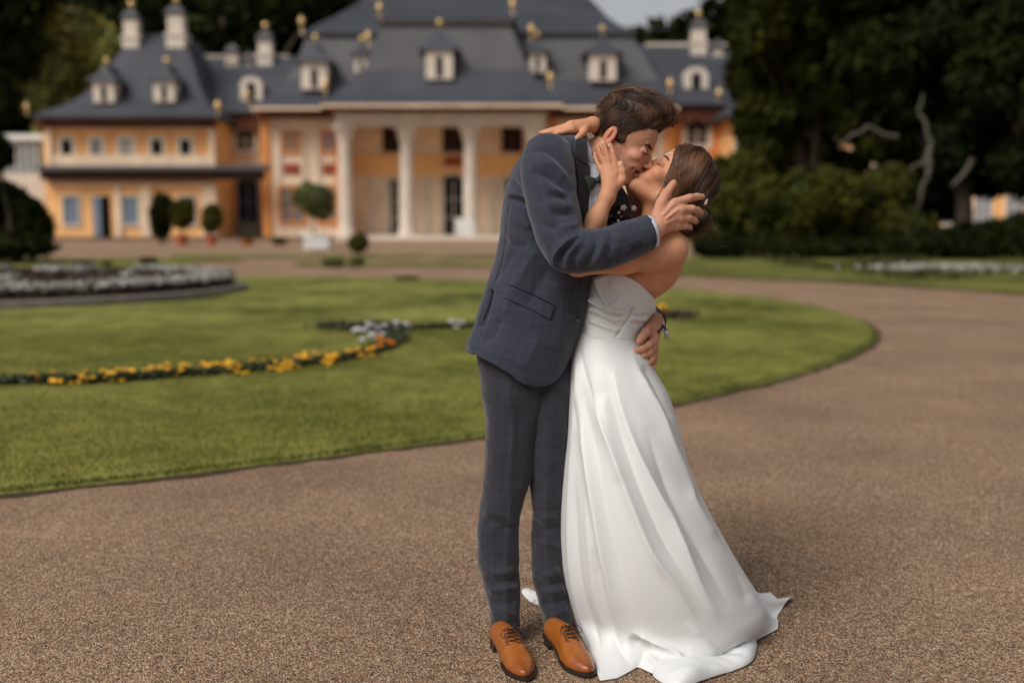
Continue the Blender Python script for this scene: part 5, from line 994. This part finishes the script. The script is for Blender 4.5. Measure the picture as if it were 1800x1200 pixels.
# shoes
def shoe(H, T, side, label):
    H = np.array(H); T = np.array(T); d = (T - H); L = .315; d = d / np.linalg.norm(d); s = np.array([-d[1], d[0], 0]); up = np.array([0, 0, 1.]); W3 = lambda x, y, z: H + d * x + s * y + up * z
    e = empty('shoe'); e.parent = groom; e.matrix_parent_inverse = Matrix.Translation(-Vector(groom.location)); e['label'] = label
    st = crom(np.array([(0, .016, .056, .034, 0), (.015, .029, .082, .033, 0), (.07, .035, .092, .031, 0), (.11, .036, .096, .028, 0), (.14, .037, .094, .022, 0), (.165, .04, .084, .016, .001), (.2, .0445, .068, .013, .003), (.232, .0455, .057, .013, .004), (.262, .0385, .047, .013, .003), (.286, .028, .04, .014, .001), (.303, .017, .034, .016, 0), (.311, .006, .027, .019, 0), (.3125, .0004, .0225, .0215, 0)]), 60)
    m = 40; V = []; C = []
    for x, hw, tp, zb, off in st:
        for k in range(m):
            a = 2 * math.pi * k / m; ca_, sa = math.cos(a), math.sin(a); y = hw * math.copysign(abs(ca_) ** .85, ca_)
            if sa >= 0: nar = 1 - (.52 * np.clip((.16 - x) / .1, 0, 1)) * (max(sa, 0) ** 2) * .45; z = zb + (tp - zb) * sa ** .85; y *= nar
            else: z = zb + .002 * sa; y *= .97
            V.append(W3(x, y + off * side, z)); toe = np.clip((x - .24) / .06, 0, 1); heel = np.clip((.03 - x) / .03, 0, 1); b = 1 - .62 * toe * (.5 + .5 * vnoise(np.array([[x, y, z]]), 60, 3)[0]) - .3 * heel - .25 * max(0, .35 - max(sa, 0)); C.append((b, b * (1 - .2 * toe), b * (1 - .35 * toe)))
    V = np.array(V); n = len(st); i = np.arange(n - 1)[:, None] * m; j = np.arange(m)[None]; j2 = (j + 1) % m; Fq = np.stack([i + j, i + j2, i + m + j2, i + m + j], -1).reshape(-1, 4)
    nrm = vnormals(V, Fq); cre = np.zeros(len(V)); xs = np.repeat(st[:, 0], m)
    for cx in (.205, .216, .228): cre -= .0026 * np.exp(-((xs - cx - .002 * np.sin(V[:, 0] * 90)) / .003) ** 2)
    cre -= .0016 * np.exp(-((xs - .262) / .002) ** 2); sg = 1 if (nrm[m // 4 + 20 * m] @ up) > 0 else -1; V = V + nrm * sg * cre[:, None]
    Fq = Fq if sg > 0 else Fq[:, ::-1]; sp = lambda o: (setattr(o, 'parent', e), o)[1]
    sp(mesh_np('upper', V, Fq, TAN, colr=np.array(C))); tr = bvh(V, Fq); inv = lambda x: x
    mb = MB(); 
    so2 = crom(np.array([(.0, .014), (.03, .034), (.08, .036), (.13, .034), (.17, .0405), (.21, .0485), (.242, .0485), (.27, .0405), (.296, .0285), (.312, .016), (.319, .004)]), 40); zt = lambda x: np.interp(x, [0, .1, .16, .2, .32], [.033, .03, .018, .013, .015]); zbm = lambda x: np.interp(x, [0, .1, .16, .2, .28, .32], [.024, .022, .01, .0, .001, .006])
    mb.loft([[tuple(W3(x, y + side * .003, z)) for y, z in ((-hw, zt(x)), (-hw - .0015, (zt(x) + zbm(x)) / 2), (-hw * .96, zbm(x)), (hw * .96, zbm(x)), (hw + .0015, (zt(x) + zbm(x)) / 2), (hw, zt(x)))] for x, hw in so2]); sp(mb.build('sole', SOLE, None, True))
    mb = MB(); mb.loft([[tuple(W3(.003 + x * (1 - .04 * (z < .01)), y, z)) for x, y in [(.0, 0)] + [(.038 - .037 * math.cos(a), .034 * math.sin(a)) for a in np.linspace(.3, 1.57, 5)] + [(.078, .034), (.078, -.034)] + [(.038 - .037 * math.cos(a), -.034 * math.sin(a)) for a in np.linspace(1.57, .3, 5)]] for z in (.0, .0235)]); sp(mb.build('heel', HEELM))
    def top(x, y, off=.002):
        h = tr.ray_cast(Vector(W3(x, y, .2)), Vector((0, 0, -1))); 
        return np.array(h[0]) + up * off if h[0] is not None else W3(x, y, .06)
    mb = MB()
    for kx, x in enumerate((.138, .152, .166, .18)):
        mb.tube([top(x, -.017, .002), top(x + .003, -.008, .004), top(x + .006, 0, .0045), top(x + .003, .008, .004), top(x, .017, .002)], [.0015] * 5, 6)
        mb.tube([top(x, -.017, .002), top(x + .008, 0, .004), top(x + .013, .016, .002)], [.0015] * 3, 6)
    for sg in (1, -1):
        k0 = top(.146, 0, .006); mb.tube(crom(np.array([k0, k0 + d * .006 + s * sg * .016 + up * .008, k0 + d * .02 + s * sg * .034 - up * .004, k0 + d * .03 + s * sg * .03 - up * .014, k0 + d * .02 + s * sg * .014 - up * .002, k0]), 18), [.0013] * 18, 6)
        mb.tube(crom(np.array([k0, k0 + d * .02 + s * sg * .012 + up * .002, k0 + d * .045 + s * sg * .028 - up * .026]), 10), [.0013] * 10, 6)
    sp(mb.build('laces', LACE, None, True))
    ed = mat('leather_edge', srgb(98, 48, 20), .6) if 'leather_edge' not in bpy.data.materials else bpy.data.materials['leather_edge']
    for sg in (1, -1):
        mb = MB(); mb.tube(np.array([top(.126, sg * .014, .001), top(.15, sg * .02, .001), top(.185, sg * .021, .001), top(.197, sg * .012, .001)]), [.0013] * 4, 6); mb.tube(np.array([top(.192, sg * .018, .0008), top(.18, sg * .03, .0008), top(.168, sg * .038, .0008)]), [.001] * 3, 6); sp(mb.build('quarter_seam', ed, None, True))
shoe(G(874, 1128), G(919, 1189), 1, 'tan shoe fully in view'); shoe(G(966, 1124), G(1026, 1180), -1, 'tan shoe partly covered by the dress')
# ------------------------------------------------------------------ bride: body
ff = Frame(P(1184, 327, .065), (-.6, -.8), (.8, -.6), 1.07, yaw=.12)
vol = Vol(P(940, 600, -.16) - [0, 0, .02], P(1225, 195, .32), .003)
head(vol, ff, True)
vol.cap(P(1160, 352, .065), P(1160, 405, .07), .048, .052, .03); vol.cap(P(1152, 372, .065), P(1138, 420, .065), .03, .04, .03)
vol.cap(P(1158, 432, .17), P(1170, 434, -.045), .055, .052, .03)                        # shoulder girdle
vol.ell(P(1150, 458, .06), (.092, .125, .1), None, .04); vol.ell(P(1122, 490, .055), (.088, .105, .06), None, .04); vol.ell(P(1092, 555, .05), (.05, .07, .1), None, .04); vol.cap(P(1095, 500, .0), P(1085, 505, .1), .045, .045, .04)
vol.cap(P(1168, 462, .0), P(1133, 520, .03), .048, .026, .03)
vol.ell(P(1180, 437, -.06), (.048, .046, .05), None, .03)
A_ = [(P(1178, 440, -.065), .047), (P(1150, 451, -.085), .044), (P(1095, 457, -.1), .04), (P(1016, 464, -.085), .036)]; vol.chain(A_, .025)
vol.chain([(P(1014, 463, -.085), .037), (P(1027, 430, -.09), .034), (P(1048, 385, -.085), .029), (P(1068, 345, -.075), .0225), (P(1072, 332, -.07), .0215)], .02)
# left hand on his cheek
for a, b, ra, rb in (((1072, 332, -.072), (1082, 303, -.062), .02, .013), ((1071, 332, -.072), (1074, 297, -.062), .02, .013), ((1070, 330, -.07), (1066, 296, -.058), .02, .012), ((1070, 330, -.068), (1060, 299, -.052), .018, .011), ((1076, 330, -.07), (1092, 318, -.065), .018, .0135)): vol.cap(P(*a), P(*b), ra, rb, .01)
fing(vol, [(1083, 302, -.062), (1081.5, 284, -.062), (1077.5, 268, -.06), (1073, 255, -.056)], (5.4, 4.7, 4.3, 3.6), .0012, .005)
fing(vol, [(1073, 297, -.062), (1069, 278, -.061), (1064, 262, -.058), (1061, 250, -.054)], (5.4, 4.7, 4.2, 3.6), .0012, .005)
fing(vol, [(1065, 297, -.056), (1059, 280, -.053), (1054, 267, -.048), (1051, 257, -.044)], (5.2, 4.5, 4.0, 3.4), .0012, .005)
fing(vol, [(1058, 302, -.048), (1051.5, 289, -.043), (1047.5, 279, -.038), (1045.5, 270, -.033)], (4.8, 4.1, 3.6, 3.2), .0012, .005)
fing(vol, [(1086, 325, -.066), (1095, 314, -.066), (1094.5, 300, -.068), (1091, 287, -.066)], (7.4, 6.6, 5.6, 4.5), .003, .007)
# right arm over his shoulder, hand on the shoulder
vol.chain([(P(1158, 432, .17), .048), (P(1135, 380, .22), .04), (P(1112, 300, .22), .037), (P(1080, 240, .17), .03), (P(1050, 222, .08), .0235), (P(1042, 218, .05), .0225)], .02)
for a, b, ra, rb in (((1042, 219, .05), (1003, 219, .005), .021, .0125), ((1042, 219, .05), (1004, 224, .0), .02, .012), ((1042, 221, .045), (1007, 228, -.004), .018, .011)): vol.cap(P(*a), P(*b), ra, rb, .01)
fing(vol, [(1004, 219, .01), (985, 224, .0), (966, 229, .005), (949, 233.5, .012)], (5.4, 4.4, 3.9, 3.3), .0012)
fing(vol, [(1004, 223, -.002), (984, 229, -.01), (968, 232, -.008), (955, 235, -.004)], (5.4, 4.4, 3.9, 3.3), .0012)
fing(vol, [(1006, 228, -.006), (990, 232, -.02), (978, 235, -.022), (968, 238, -.02)], (5.2, 4.2, 3.7, 3.2), .0012)
fing(vol, [(1030, 224, .02), (1026, 232, -.005), (1017, 241, -.02), (1010, 248, -.028)], (7.2, 6.2, 5.3, 4.3), .003, .007)
V1, F1 = vol.mesh(); V1 = relax(V1, F1, 2)
vol = Vol(P(985, 1190, -.25) - [0, 0, .03], P(1190, 560, .25), .012)
for a, b, ra, rb in (((1085, 560, .05), (1080, 640, .04), .06, .08), ((1090, 650, -.01), (1085, 860, -.02), .08, .055), ((1085, 860, -.02), (1090, 1120, -.05), .05, .035), ((1080, 650, .09), (1090, 860, .1), .08, .055), ((1090, 860, .1), (1080, 1090, .12), .05, .035), ((1090, 1125, -.05), (1070, 1140, -.09), .03, .025), ((1080, 1095, .12), (1062, 1105, .08), .03, .025)): vol.cap(P(*a), P(*b), ra, rb, .03)
V3, F3 = vol.mesh(); V3 = relax(V3, F3, 1)
VV = np.concatenate([V1, V3]); FF = np.concatenate([F1, F3 + len(V1)]); cf = skin_col(VV, ff, True)
body_f = mine(mesh_np('body', VV, FF, SKIN_F, None, True, colr=cf), bride); bt_f = bvh(V1, F1)
brow(ff, bride, .8, .004, mat('bride_brow', srgb(78, 52, 38), .8), tree_=bt_f)
# nails, ring
for par, tr_, pts in ((bride, bt_f, ((1091, 289, 3.6, -1.45), (1012, 247, 3.2, 2.3), (1071, 256, 2.3, -1.35), (1060, 252, 2.3, -1.3))),):
    for u, v, r_, a in pts:
        c = cast(tr_, u, v, .0006)
        if c is None: continue
        mb = MB(); R = []
        for rr, dd in ((1, .0), (.8, .0008), (.05, .0012)): R.append([(c[0] + PX * rr * r_ * (1.5 * math.cos(t) * math.cos(a) - math.sin(t) * math.sin(a)), c[1] - dd, c[2] - PX * rr * r_ * (1.5 * math.cos(t) * math.sin(a) + math.sin(t) * math.cos(a))) for t in np.linspace(0, 2 * np.pi, 12, endpoint=False)])
        mb.loft(R); mine(mb.build('nail', NAIL, None, True), par)
# hair
hbx = lambda z: np.interp(z, [-.11, -.07, -.04, -.012, .021, .054, .075, .2], [-.0, .014, .03, .044, .063, .08, .085, .085])
vol = Vol(ff.p(-.03, 0, .02) - .26, ff.p(-.03, 0, .02) + .26, .003)
E = lambda c, r, k=.025: vol.ell(ff.p(*c), np.array(r) * ff.s, ff.R, k)
E((-.004, 0, .043), (.096, .088, .094)); E((-.045, .005, .018), (.068, .078, .074)); E((-.035, 0, -.045), (.05, .07, .045))
L = ff.inv(np.stack(np.meshgrid(*vol.ax, indexing='ij'), -1)); vol.D = np.maximum(vol.D, ((L[..., 0] - hbx(L[..., 2])) * .8).astype(np.float32))
bunc = ff.inv(P(1221, 388, .04)); E(tuple(bunc), (.05, .052, .05), .012)
V, Fq = vol.mesh(); V = relax(V, Fq, 2); L = ff.inv(V); N = vnormals(V, Fq); V = V + N * (vnoise(L * [52, 12, 12], 1.0, 6) * .0065)[:, None]
hairf = mine(mesh_np('hair', V, Fq, CAPF), bride); ht = bvh(V, Fq); HV_, HF_ = V, Fq
Cc = np.array([-.02, 0, .035]); paths = []; r = np.random.default_rng(31); Bd = bunc + np.array([.02, 0, .01]) - Cc; Bd /= np.linalg.norm(Bd)
def onhair(dl, off):
    o = ff.p(*Cc); dw = dl @ ff.R; h = ht.ray_cast(Vector(o + dw * .3), Vector(-dw)); return np.array(h[0]) + dw * off if h[0] is not None else None
nz_ = lambda v: v / np.linalg.norm(v)
Lc_ = ff.inv(HV_); Lfr = Lc_[(np.abs(Lc_[:, 0] - hbx(Lc_[:, 2])) < .009) & (np.linalg.norm((Lc_ - Cc) / [.1, .088, .1], axis=1) > .9)]
for i_ in range(2200):            # hair swept back from the hairline
    rv = Lfr[r.integers(0, len(Lfr))]; z = rv[2]; sgn = 1 if rv[1] > 0 else -1; d0 = nz_(rv - Cc); d1 = nz_(np.array([-.02, .1 * sgn, z * .5 - .035]) - Cc * .5); d2 = nz_(bunc + np.array([.04, .02 * sgn, -.01]) - Cc)
    te = .35 + .65 * r.random(); off = .0008 + .003 * r.random() ** 2; q = []
    for k_ in range(12):
        t = te * k_ / 11; dd = nz_((1 - t) ** 2 * d0 + 2 * t * (1 - t) * d1 + t * t * d2); p_ = onhair(dd, off)
        if p_ is None: break
        if ff.inv(p_)[0] > hbx(ff.inv(p_)[2]) + .008: continue
        q.append(p_)
    if len(q) >= 6: paths.append((np.array(q), 1))
for i_ in range(4200):
    s_ = r.random(); sgn = 1 if r.random() < .72 else -1; jit = r.normal(0, .006, 3); lock = round(s_ * 11) / 11 * .65 + s_ * .35
    d0 = nz_(np.array([-.08 + .175 * s_, .008 * sgn, .1 - .02 * s_]) + jit - Cc * .3); d1 = nz_(np.array([-.075 + .175 * lock, .1 * sgn, .015 - .03 * s_]) + jit * .6); d2 = nz_(bunc + np.array([.05 * s_, .02 * sgn, -.01]) - Cc)
    te = .55 + .45 * r.random(); ts = r.random() * .35; off = .0008 + .004 * r.random() ** 2; ph = r.random() * 6; q = []
    for k_ in range(13):
        t = ts + (te - ts) * k_ / 12 if ts < te else ts; dd = nz_((1 - t) ** 2 * d0 + 2 * t * (1 - t) * d1 * 1.25 + t * t * d2); dd = nz_(dd + .012 * math.sin(9 * t + lock * 40) * np.array([1, .3, 0]))
        p_ = onhair(dd, off + .0035 * max(0, math.sin(lock * 60 + 2 * t)))
        if p_ is None: break
        lx_ = ff.inv(p_)
        if lx_[0] > hbx(lx_[2]) + .009: continue
        q.append(p_)
    if len(q) >= 6: paths.append((np.array(q), 1))
bw = ff.p(*bunc); 
for i in range(1100):
    a0 = r.random() * 6.28; tilt = r.normal(0, .5, 3); ax = np.array([.3, -1, .2]) + tilt; ax /= np.linalg.norm(ax); e1 = np.cross(ax, [0, 0, 1]); e1 /= np.linalg.norm(e1); e2 = np.cross(ax, e1); R0 = .054 * (.8 + .25 * r.random()); sp_ = r.uniform(1.2, 2.8); hh = r.uniform(-.8, .8)
    th = a0 + np.linspace(0, sp_, 9); q = bw + (e1[None] * np.cos(th)[:, None] + e2[None] * np.sin(th)[:, None]) * R0 * math.sqrt(max(.1, 1 - hh * hh)) + ax * hh * R0; paths.append((q, .9))
for i in range(60):               # loose wisps
    p0 = ff.p(*(bunc + r.normal(0, .03, 3))); dr = np.array([r.uniform(-.2, 1), r.uniform(-.8, .2), r.uniform(-1, .6)]); q = p0 + np.linspace(0, 1, 8)[:, None] * dr * .045 + np.sin(np.linspace(0, 4, 8))[:, None] * .006 * r.normal(size=3) + dr * .02; paths.append((q, .45))
for i in range(40):
    s0 = ff.p(.02 + r.normal(0, .01), .078, -.03 + r.normal(0, .02)); q = s0 + np.linspace(0, 1, 8)[:, None] * np.array([-.03 + r.normal(0, .01), .0, -.05]) ; paths.append((q, .5))
V, Fq, c = strands(paths, .0006, .0011); Lq = ff.inv(V); cl = vnoise(Lq * [40, 14, 14], 1.0, 3) + .6 * vnoise(Lq * [110, 30, 30], 1.0, 9); cw = c * np.clip(.95 + 1.2 * cl, .25, 2.6); o = mesh_np('hair_strands', V, Fq, HAIR_F, None, True, colr=np.c_[cw, cw * .95, cw * .88]); o.parent = hairf
# headband and clip
HB = mat('headband_ribbon', srgb(214, 206, 196), .6)
hb_t = bvh(np.concatenate([V1, HV_]), np.concatenate([F1, HF_ + len(V1)])); line_on(hb_t, [(1157, 281), (1163, 275), (1172, 271), (1182, 268)], .0024, -.0004, HB, 'headband', bride); bpy.data.objects['headband'].matrix_parent_inverse = Matrix.Translation(-Vector(bride.location))
mb = MB(); c = P(1240, 355, .0); mb.loft([[(c[0] + x * .0035 + z * .35, c[1] + y * .012, c[2] + z) for x, y in ((-1, -1), (1, -1), (1, 1), (-1, 1))] for z in (-.008, .008)]); mine(mb.build('hair_clip', HB), bride)
# ------------------------------------------------------------------ bride: dress
ND, MD = 300, 420
R_ = crom(np.array([(1020, 572, 1129, 576, .045, .105, 4), (1014, 592, 1128, 594, .04, .11, 4), (1008, 615, 1140, 618, .03, .125, 2), (1003, 645, 1150, 648, .015, .145, 0), (1000, 700, 1174, 692, .0, .17, 0), (997, 760, 1191, 745, -.01, .2, 0), (990, 830, 1213, 825, -.02, .235, 0), (985, 900, 1246, 898, -.02, .265, 0), (985, 960, 1277, 955, -.015, .285, 0), (989, 1010, 1306, 1005, 0, .3, 0), (1000, 1056, 1336, 1052, .015, .3, 0)]), 220)
V, _ = lens([tuple(a) for a in R_], 220, MD)
hem = [(0, 1368, 1102), (9, 1366, 1086), (16, 1376, 1066), (22, 1393, 1052), (28, 1378, 1049), (34, 1356, 1052), (45, 1330, 1038), (90, 1190, 1024), (135, 1030, 1032), (152, 960, 1036), (162, 916, 1044), (168, 934, 1058), (176, 975, 1068), (190, 1012, 1095), (206, 1034, 1145), (222, 1055, 1195), (236, 1086, 1190), (250, 1122, 1171), (262, 1150, 1184), (276, 1185, 1196), (290, 1222, 1180), (304, 1248, 1160), (316, 1270, 1145), (328, 1290, 1136), (338, 1310, 1134), (348, 1338, 1120), (360, 1370, 1103)]
hm = np.array(hem, float); thd = np.arange(MD) * 360 / MD; HP = G(np.interp(thd, hm[:, 0], hm[:, 1]), np.interp(thd, hm[:, 0], hm[:, 2]), .006)
ks = 5; kern = np.hanning(ks); kern /= kern.sum(); HP = np.stack([np.convolve(np.r_[HP[-ks:, i], HP[:, i], HP[:ks, i]], kern, 'same')[ks:-ks] for i in range(3)], 1)
top = V.reshape(220, MD, 3); last = top[-1]; prev = top[-8]; tan = (last - prev) * 8; nb_ = ND - 220; tt = np.linspace(0, 1, nb_ + 1)[1:, None, None]
front = np.clip(-np.sin(np.radians(thd)), 0, 1)[None, :, None]
hh_ = 2 * tt ** 3 - 3 * tt ** 2 + 1; h1 = tt ** 3 - 2 * tt ** 2 + tt; h2 = -2 * tt ** 3 + 3 * tt ** 2; h3 = tt ** 3 - tt ** 2
outd = HP - last; outd[:, 2] = 0; B = hh_ * last[None] + h1 * tan[None] + h2 * HP[None] + h3 * (outd[None] * 1.0 + np.array([0, 0, -.02]))
V = np.concatenate([top, B]).reshape(-1, 3); V[:, 2] = np.maximum(V[:, 2], .005)
i = np.arange(ND - 1)[:, None] * MD; j = np.arange(MD)[None]; j2 = (j + 1) % MD; Fq = np.stack([i + j, i + MD + j, i + MD + j2, i + j2], -1).reshape(-1, 4)
df = [([(1010, 640), (1020, 705), (1030, 790), (1040, 860), (1048, 905), (1062, 985), (1080, 1067), (1099, 1133)], .02, 8, .3), ([(1022, 640), (1030, 710), (1048, 800), (1062, 890), (1085, 980), (1112, 1060), (1150, 1120)], -.012, 11, .3), ([(1034, 640), (1050, 720), (1077, 795), (1110, 887), (1147, 973), (1187, 1029), (1225, 1090)], .02, 9, .25), ([(1062, 640), (1075, 700), (1098, 780), (1130, 870), (1170, 955), (1210, 1020), (1245, 1075)], -.013, 11, .3),
      ([(1078, 640), (1090, 710), (1120, 795), (1160, 875), (1180, 910), (1213, 987), (1240, 1045), (1269, 1093)], .019, 9, .3), ([(1135, 745), (1160, 820), (1195, 900), (1235, 970), (1270, 1040), (1285, 1075)], -.016, 12, .3), ([(1108, 615), (1122, 655), (1140, 690), (1160, 725), (1180, 780), (1210, 850), (1221, 888), (1267, 960), (1315, 1029), (1345, 1085)], .017, 9, .12), ([(1130, 640), (1155, 690), (1178, 740)], -.008, 6),
      ([(1003, 620), (1008, 680), (1017, 760)], -.008, 4, .3), ([(1016, 592), (1026, 650), (1040, 690), (1056, 740)], -.007, 6, .3), ([(1012, 610), (1014, 680), (1008, 760), (1000, 900), (1003, 1000), (1020, 1080), (1048, 1160)], .011, 6, .15), ([(1010, 830), (1013, 950), (1025, 1040), (1050, 1120), (1066, 1180)], -.009, 6, .2), ([(1030, 870), (1036, 960), (1048, 1050), (1072, 1130)], .008, 7, .2), ([(1045, 960), (1058, 1050), (1085, 1130), (1110, 1172)], -.012, 7, .2),
      ([(1105, 1122), (1125, 1128), (1148, 1142)], -.03, 8, .3), ([(1108, 1108), (1150, 1126), (1195, 1155), (1204, 1175)], .022, 7, .2), ([(1140, 1150), (1155, 1170), (1165, 1195)], .018, 9, .2), ([(1195, 1165), (1205, 1180), (1198, 1200)], -.014, 6), ([(1205, 1090), (1235, 1120), (1262, 1146)], .009, 8, .35),
      ([(1060, 690), (1075, 780), (1090, 850)], .006, 14), ([(1252, 930), (1290, 1000), (1318, 1060)], -.008, 9)]
V = fold(V, Fq, df, sh=1.35); N = vnormals(V, Fq)
rowi = np.repeat(np.arange(ND) / ND, MD); thr = np.tile(np.radians(thd), ND); back = np.clip(np.sin(thr) * 3, 0, 1)
V += N * (back * .02 * rowi * np.sin(thr * 23))[:, None] + N * wr(V, 6, .0012, 12, (1, 1, .4))[:, None]; V[:, 2] = np.maximum(V[:, 2], .004)
dress = mine(mesh_np('skirt', V, Fq, SATIN, None, True), bride); s_ = dress.modifiers.new('t', 'SOLIDIFY'); s_.thickness = .003; s_.offset = -1
def pool(outl, hgt, soft, seed):
    o_ = np.array([G(*p)[:2] for p in outl]); o_ = crom(np.vstack([o_, o_[:1]]), 160)[:-1]; ce = o_.mean(0); nr = 30; Vp_ = []
    for k in range(nr):
        t = k / (nr - 1); rr = math.sin(t * math.pi / 2) if t < .999 else 1.0; ring = ce + (o_ - ce) * rr; dist = np.linalg.norm(o_ - ce, axis=1) * (1 - rr)
        z = hgt * (1 - np.exp(-(dist / soft))) ** .6 + .006; q_ = np.c_[ring, 0 * z]; z = z * (1 + .35 * vnoise(q_, 9, seed) + .2 * vnoise(q_ * [1, 2, 1], 20, seed + 1)); Vp_.append(np.c_[ring, z])
    Vp_ = np.concatenate(Vp_); Vp_[:160] = np.mean(Vp_[:160], 0) + (Vp_[:160] - np.mean(Vp_[:160], 0)) * 1e-4; i = np.arange(nr - 1)[:, None] * 160; j = np.arange(160)[None]; j2 = (j + 1) % 160
    F_ = np.stack([i + j, i + j2, i + 160 + j2, i + 160 + j], -1).reshape(-1, 4); o = mesh_np('train_fold', Vp_, F_, SATIN); o.parent = dress
pool([(1150, 1165), (1150, 1192), (1195, 1210), (1255, 1192), (1298, 1178), (1322, 1165), (1329, 1146), (1328, 1128), (1300, 1112), (1240, 1105), (1180, 1125)], .03, .022, 4)
rb = [(1037, 486, 1154, 531, .055, .116, -25), (1036, 490, 1153, 534, .055, .118, -22), (1032, 512, 1149, 546, .052, .118, -12), (1028, 535, 1141, 557, .05, .113, -6), (1023, 560, 1132, 570, .047, .108, 0), (1018, 582, 1126, 586, .043, .108, 4), (1016, 596, 1128, 599, .04, .113, 5)]
V, Fq = lens(rb, 120, 200, .9)
bf_ = [([(1030, 522), (1050, 536), (1072, 546), (1095, 547), (1112, 532)], .009, 4), ([(1030, 530), (1052, 544), (1075, 553), (1100, 553)], -.007, 2.6), ([(1032, 540), (1055, 551), (1078, 560), (1098, 562)], .005, 3.5), ([(1034, 552), (1060, 562), (1085, 573), (1094, 575)], -.006, 2.4), ([(1034, 562), (1058, 572), (1080, 580), (1090, 582)], .0045, 3.5), ([(1050, 486), (1056, 510), (1066, 532), (1078, 545)], .010, 5.5), ([(1062, 488), (1068, 512), (1085, 530)], -.006, 7), ([(1112, 540), (1104, 560), (1090, 580), (1083, 594)], -.004, 1.6, 0), ([(1110, 552), (1125, 556), (1142, 553)], -.004, 2.2), ([(1110, 558), (1125, 562), (1138, 560)], .0035, 2.6), ([(1108, 567), (1122, 570), (1134, 568)], -.0035, 2.2), ([(1020, 590), (1040, 600), (1060, 602)], -.004, 4)]; bf_ = [(q[0], q[1] * 1.9) + tuple(q[2:]) for q in bf_]; V = fold(V, Fq, bf_, sh=1.6)
V += vnormals(V, Fq) * wr(V, 14, .0008, 3)[:, None]; o = mesh_np('bodice', V, Fq, SATIN, None, True); o.parent = dress; s_ = o.modifiers.new('t', 'SOLIDIFY'); s_.thickness = .003; s_.offset = -1
dt = bvh(V, Fq); line_on(dt, [(1113, 540), (1104, 560), (1091, 580), (1083, 595)], .0009, .0006, mat('dress_seam', srgb(196, 194, 190), .7), 'seam', dress)
line_on(dt, [(1083, 594), (1100, 596), (1118, 595)], .0009, .0006, bpy.data.materials['dress_seam'], 'seam', dress)
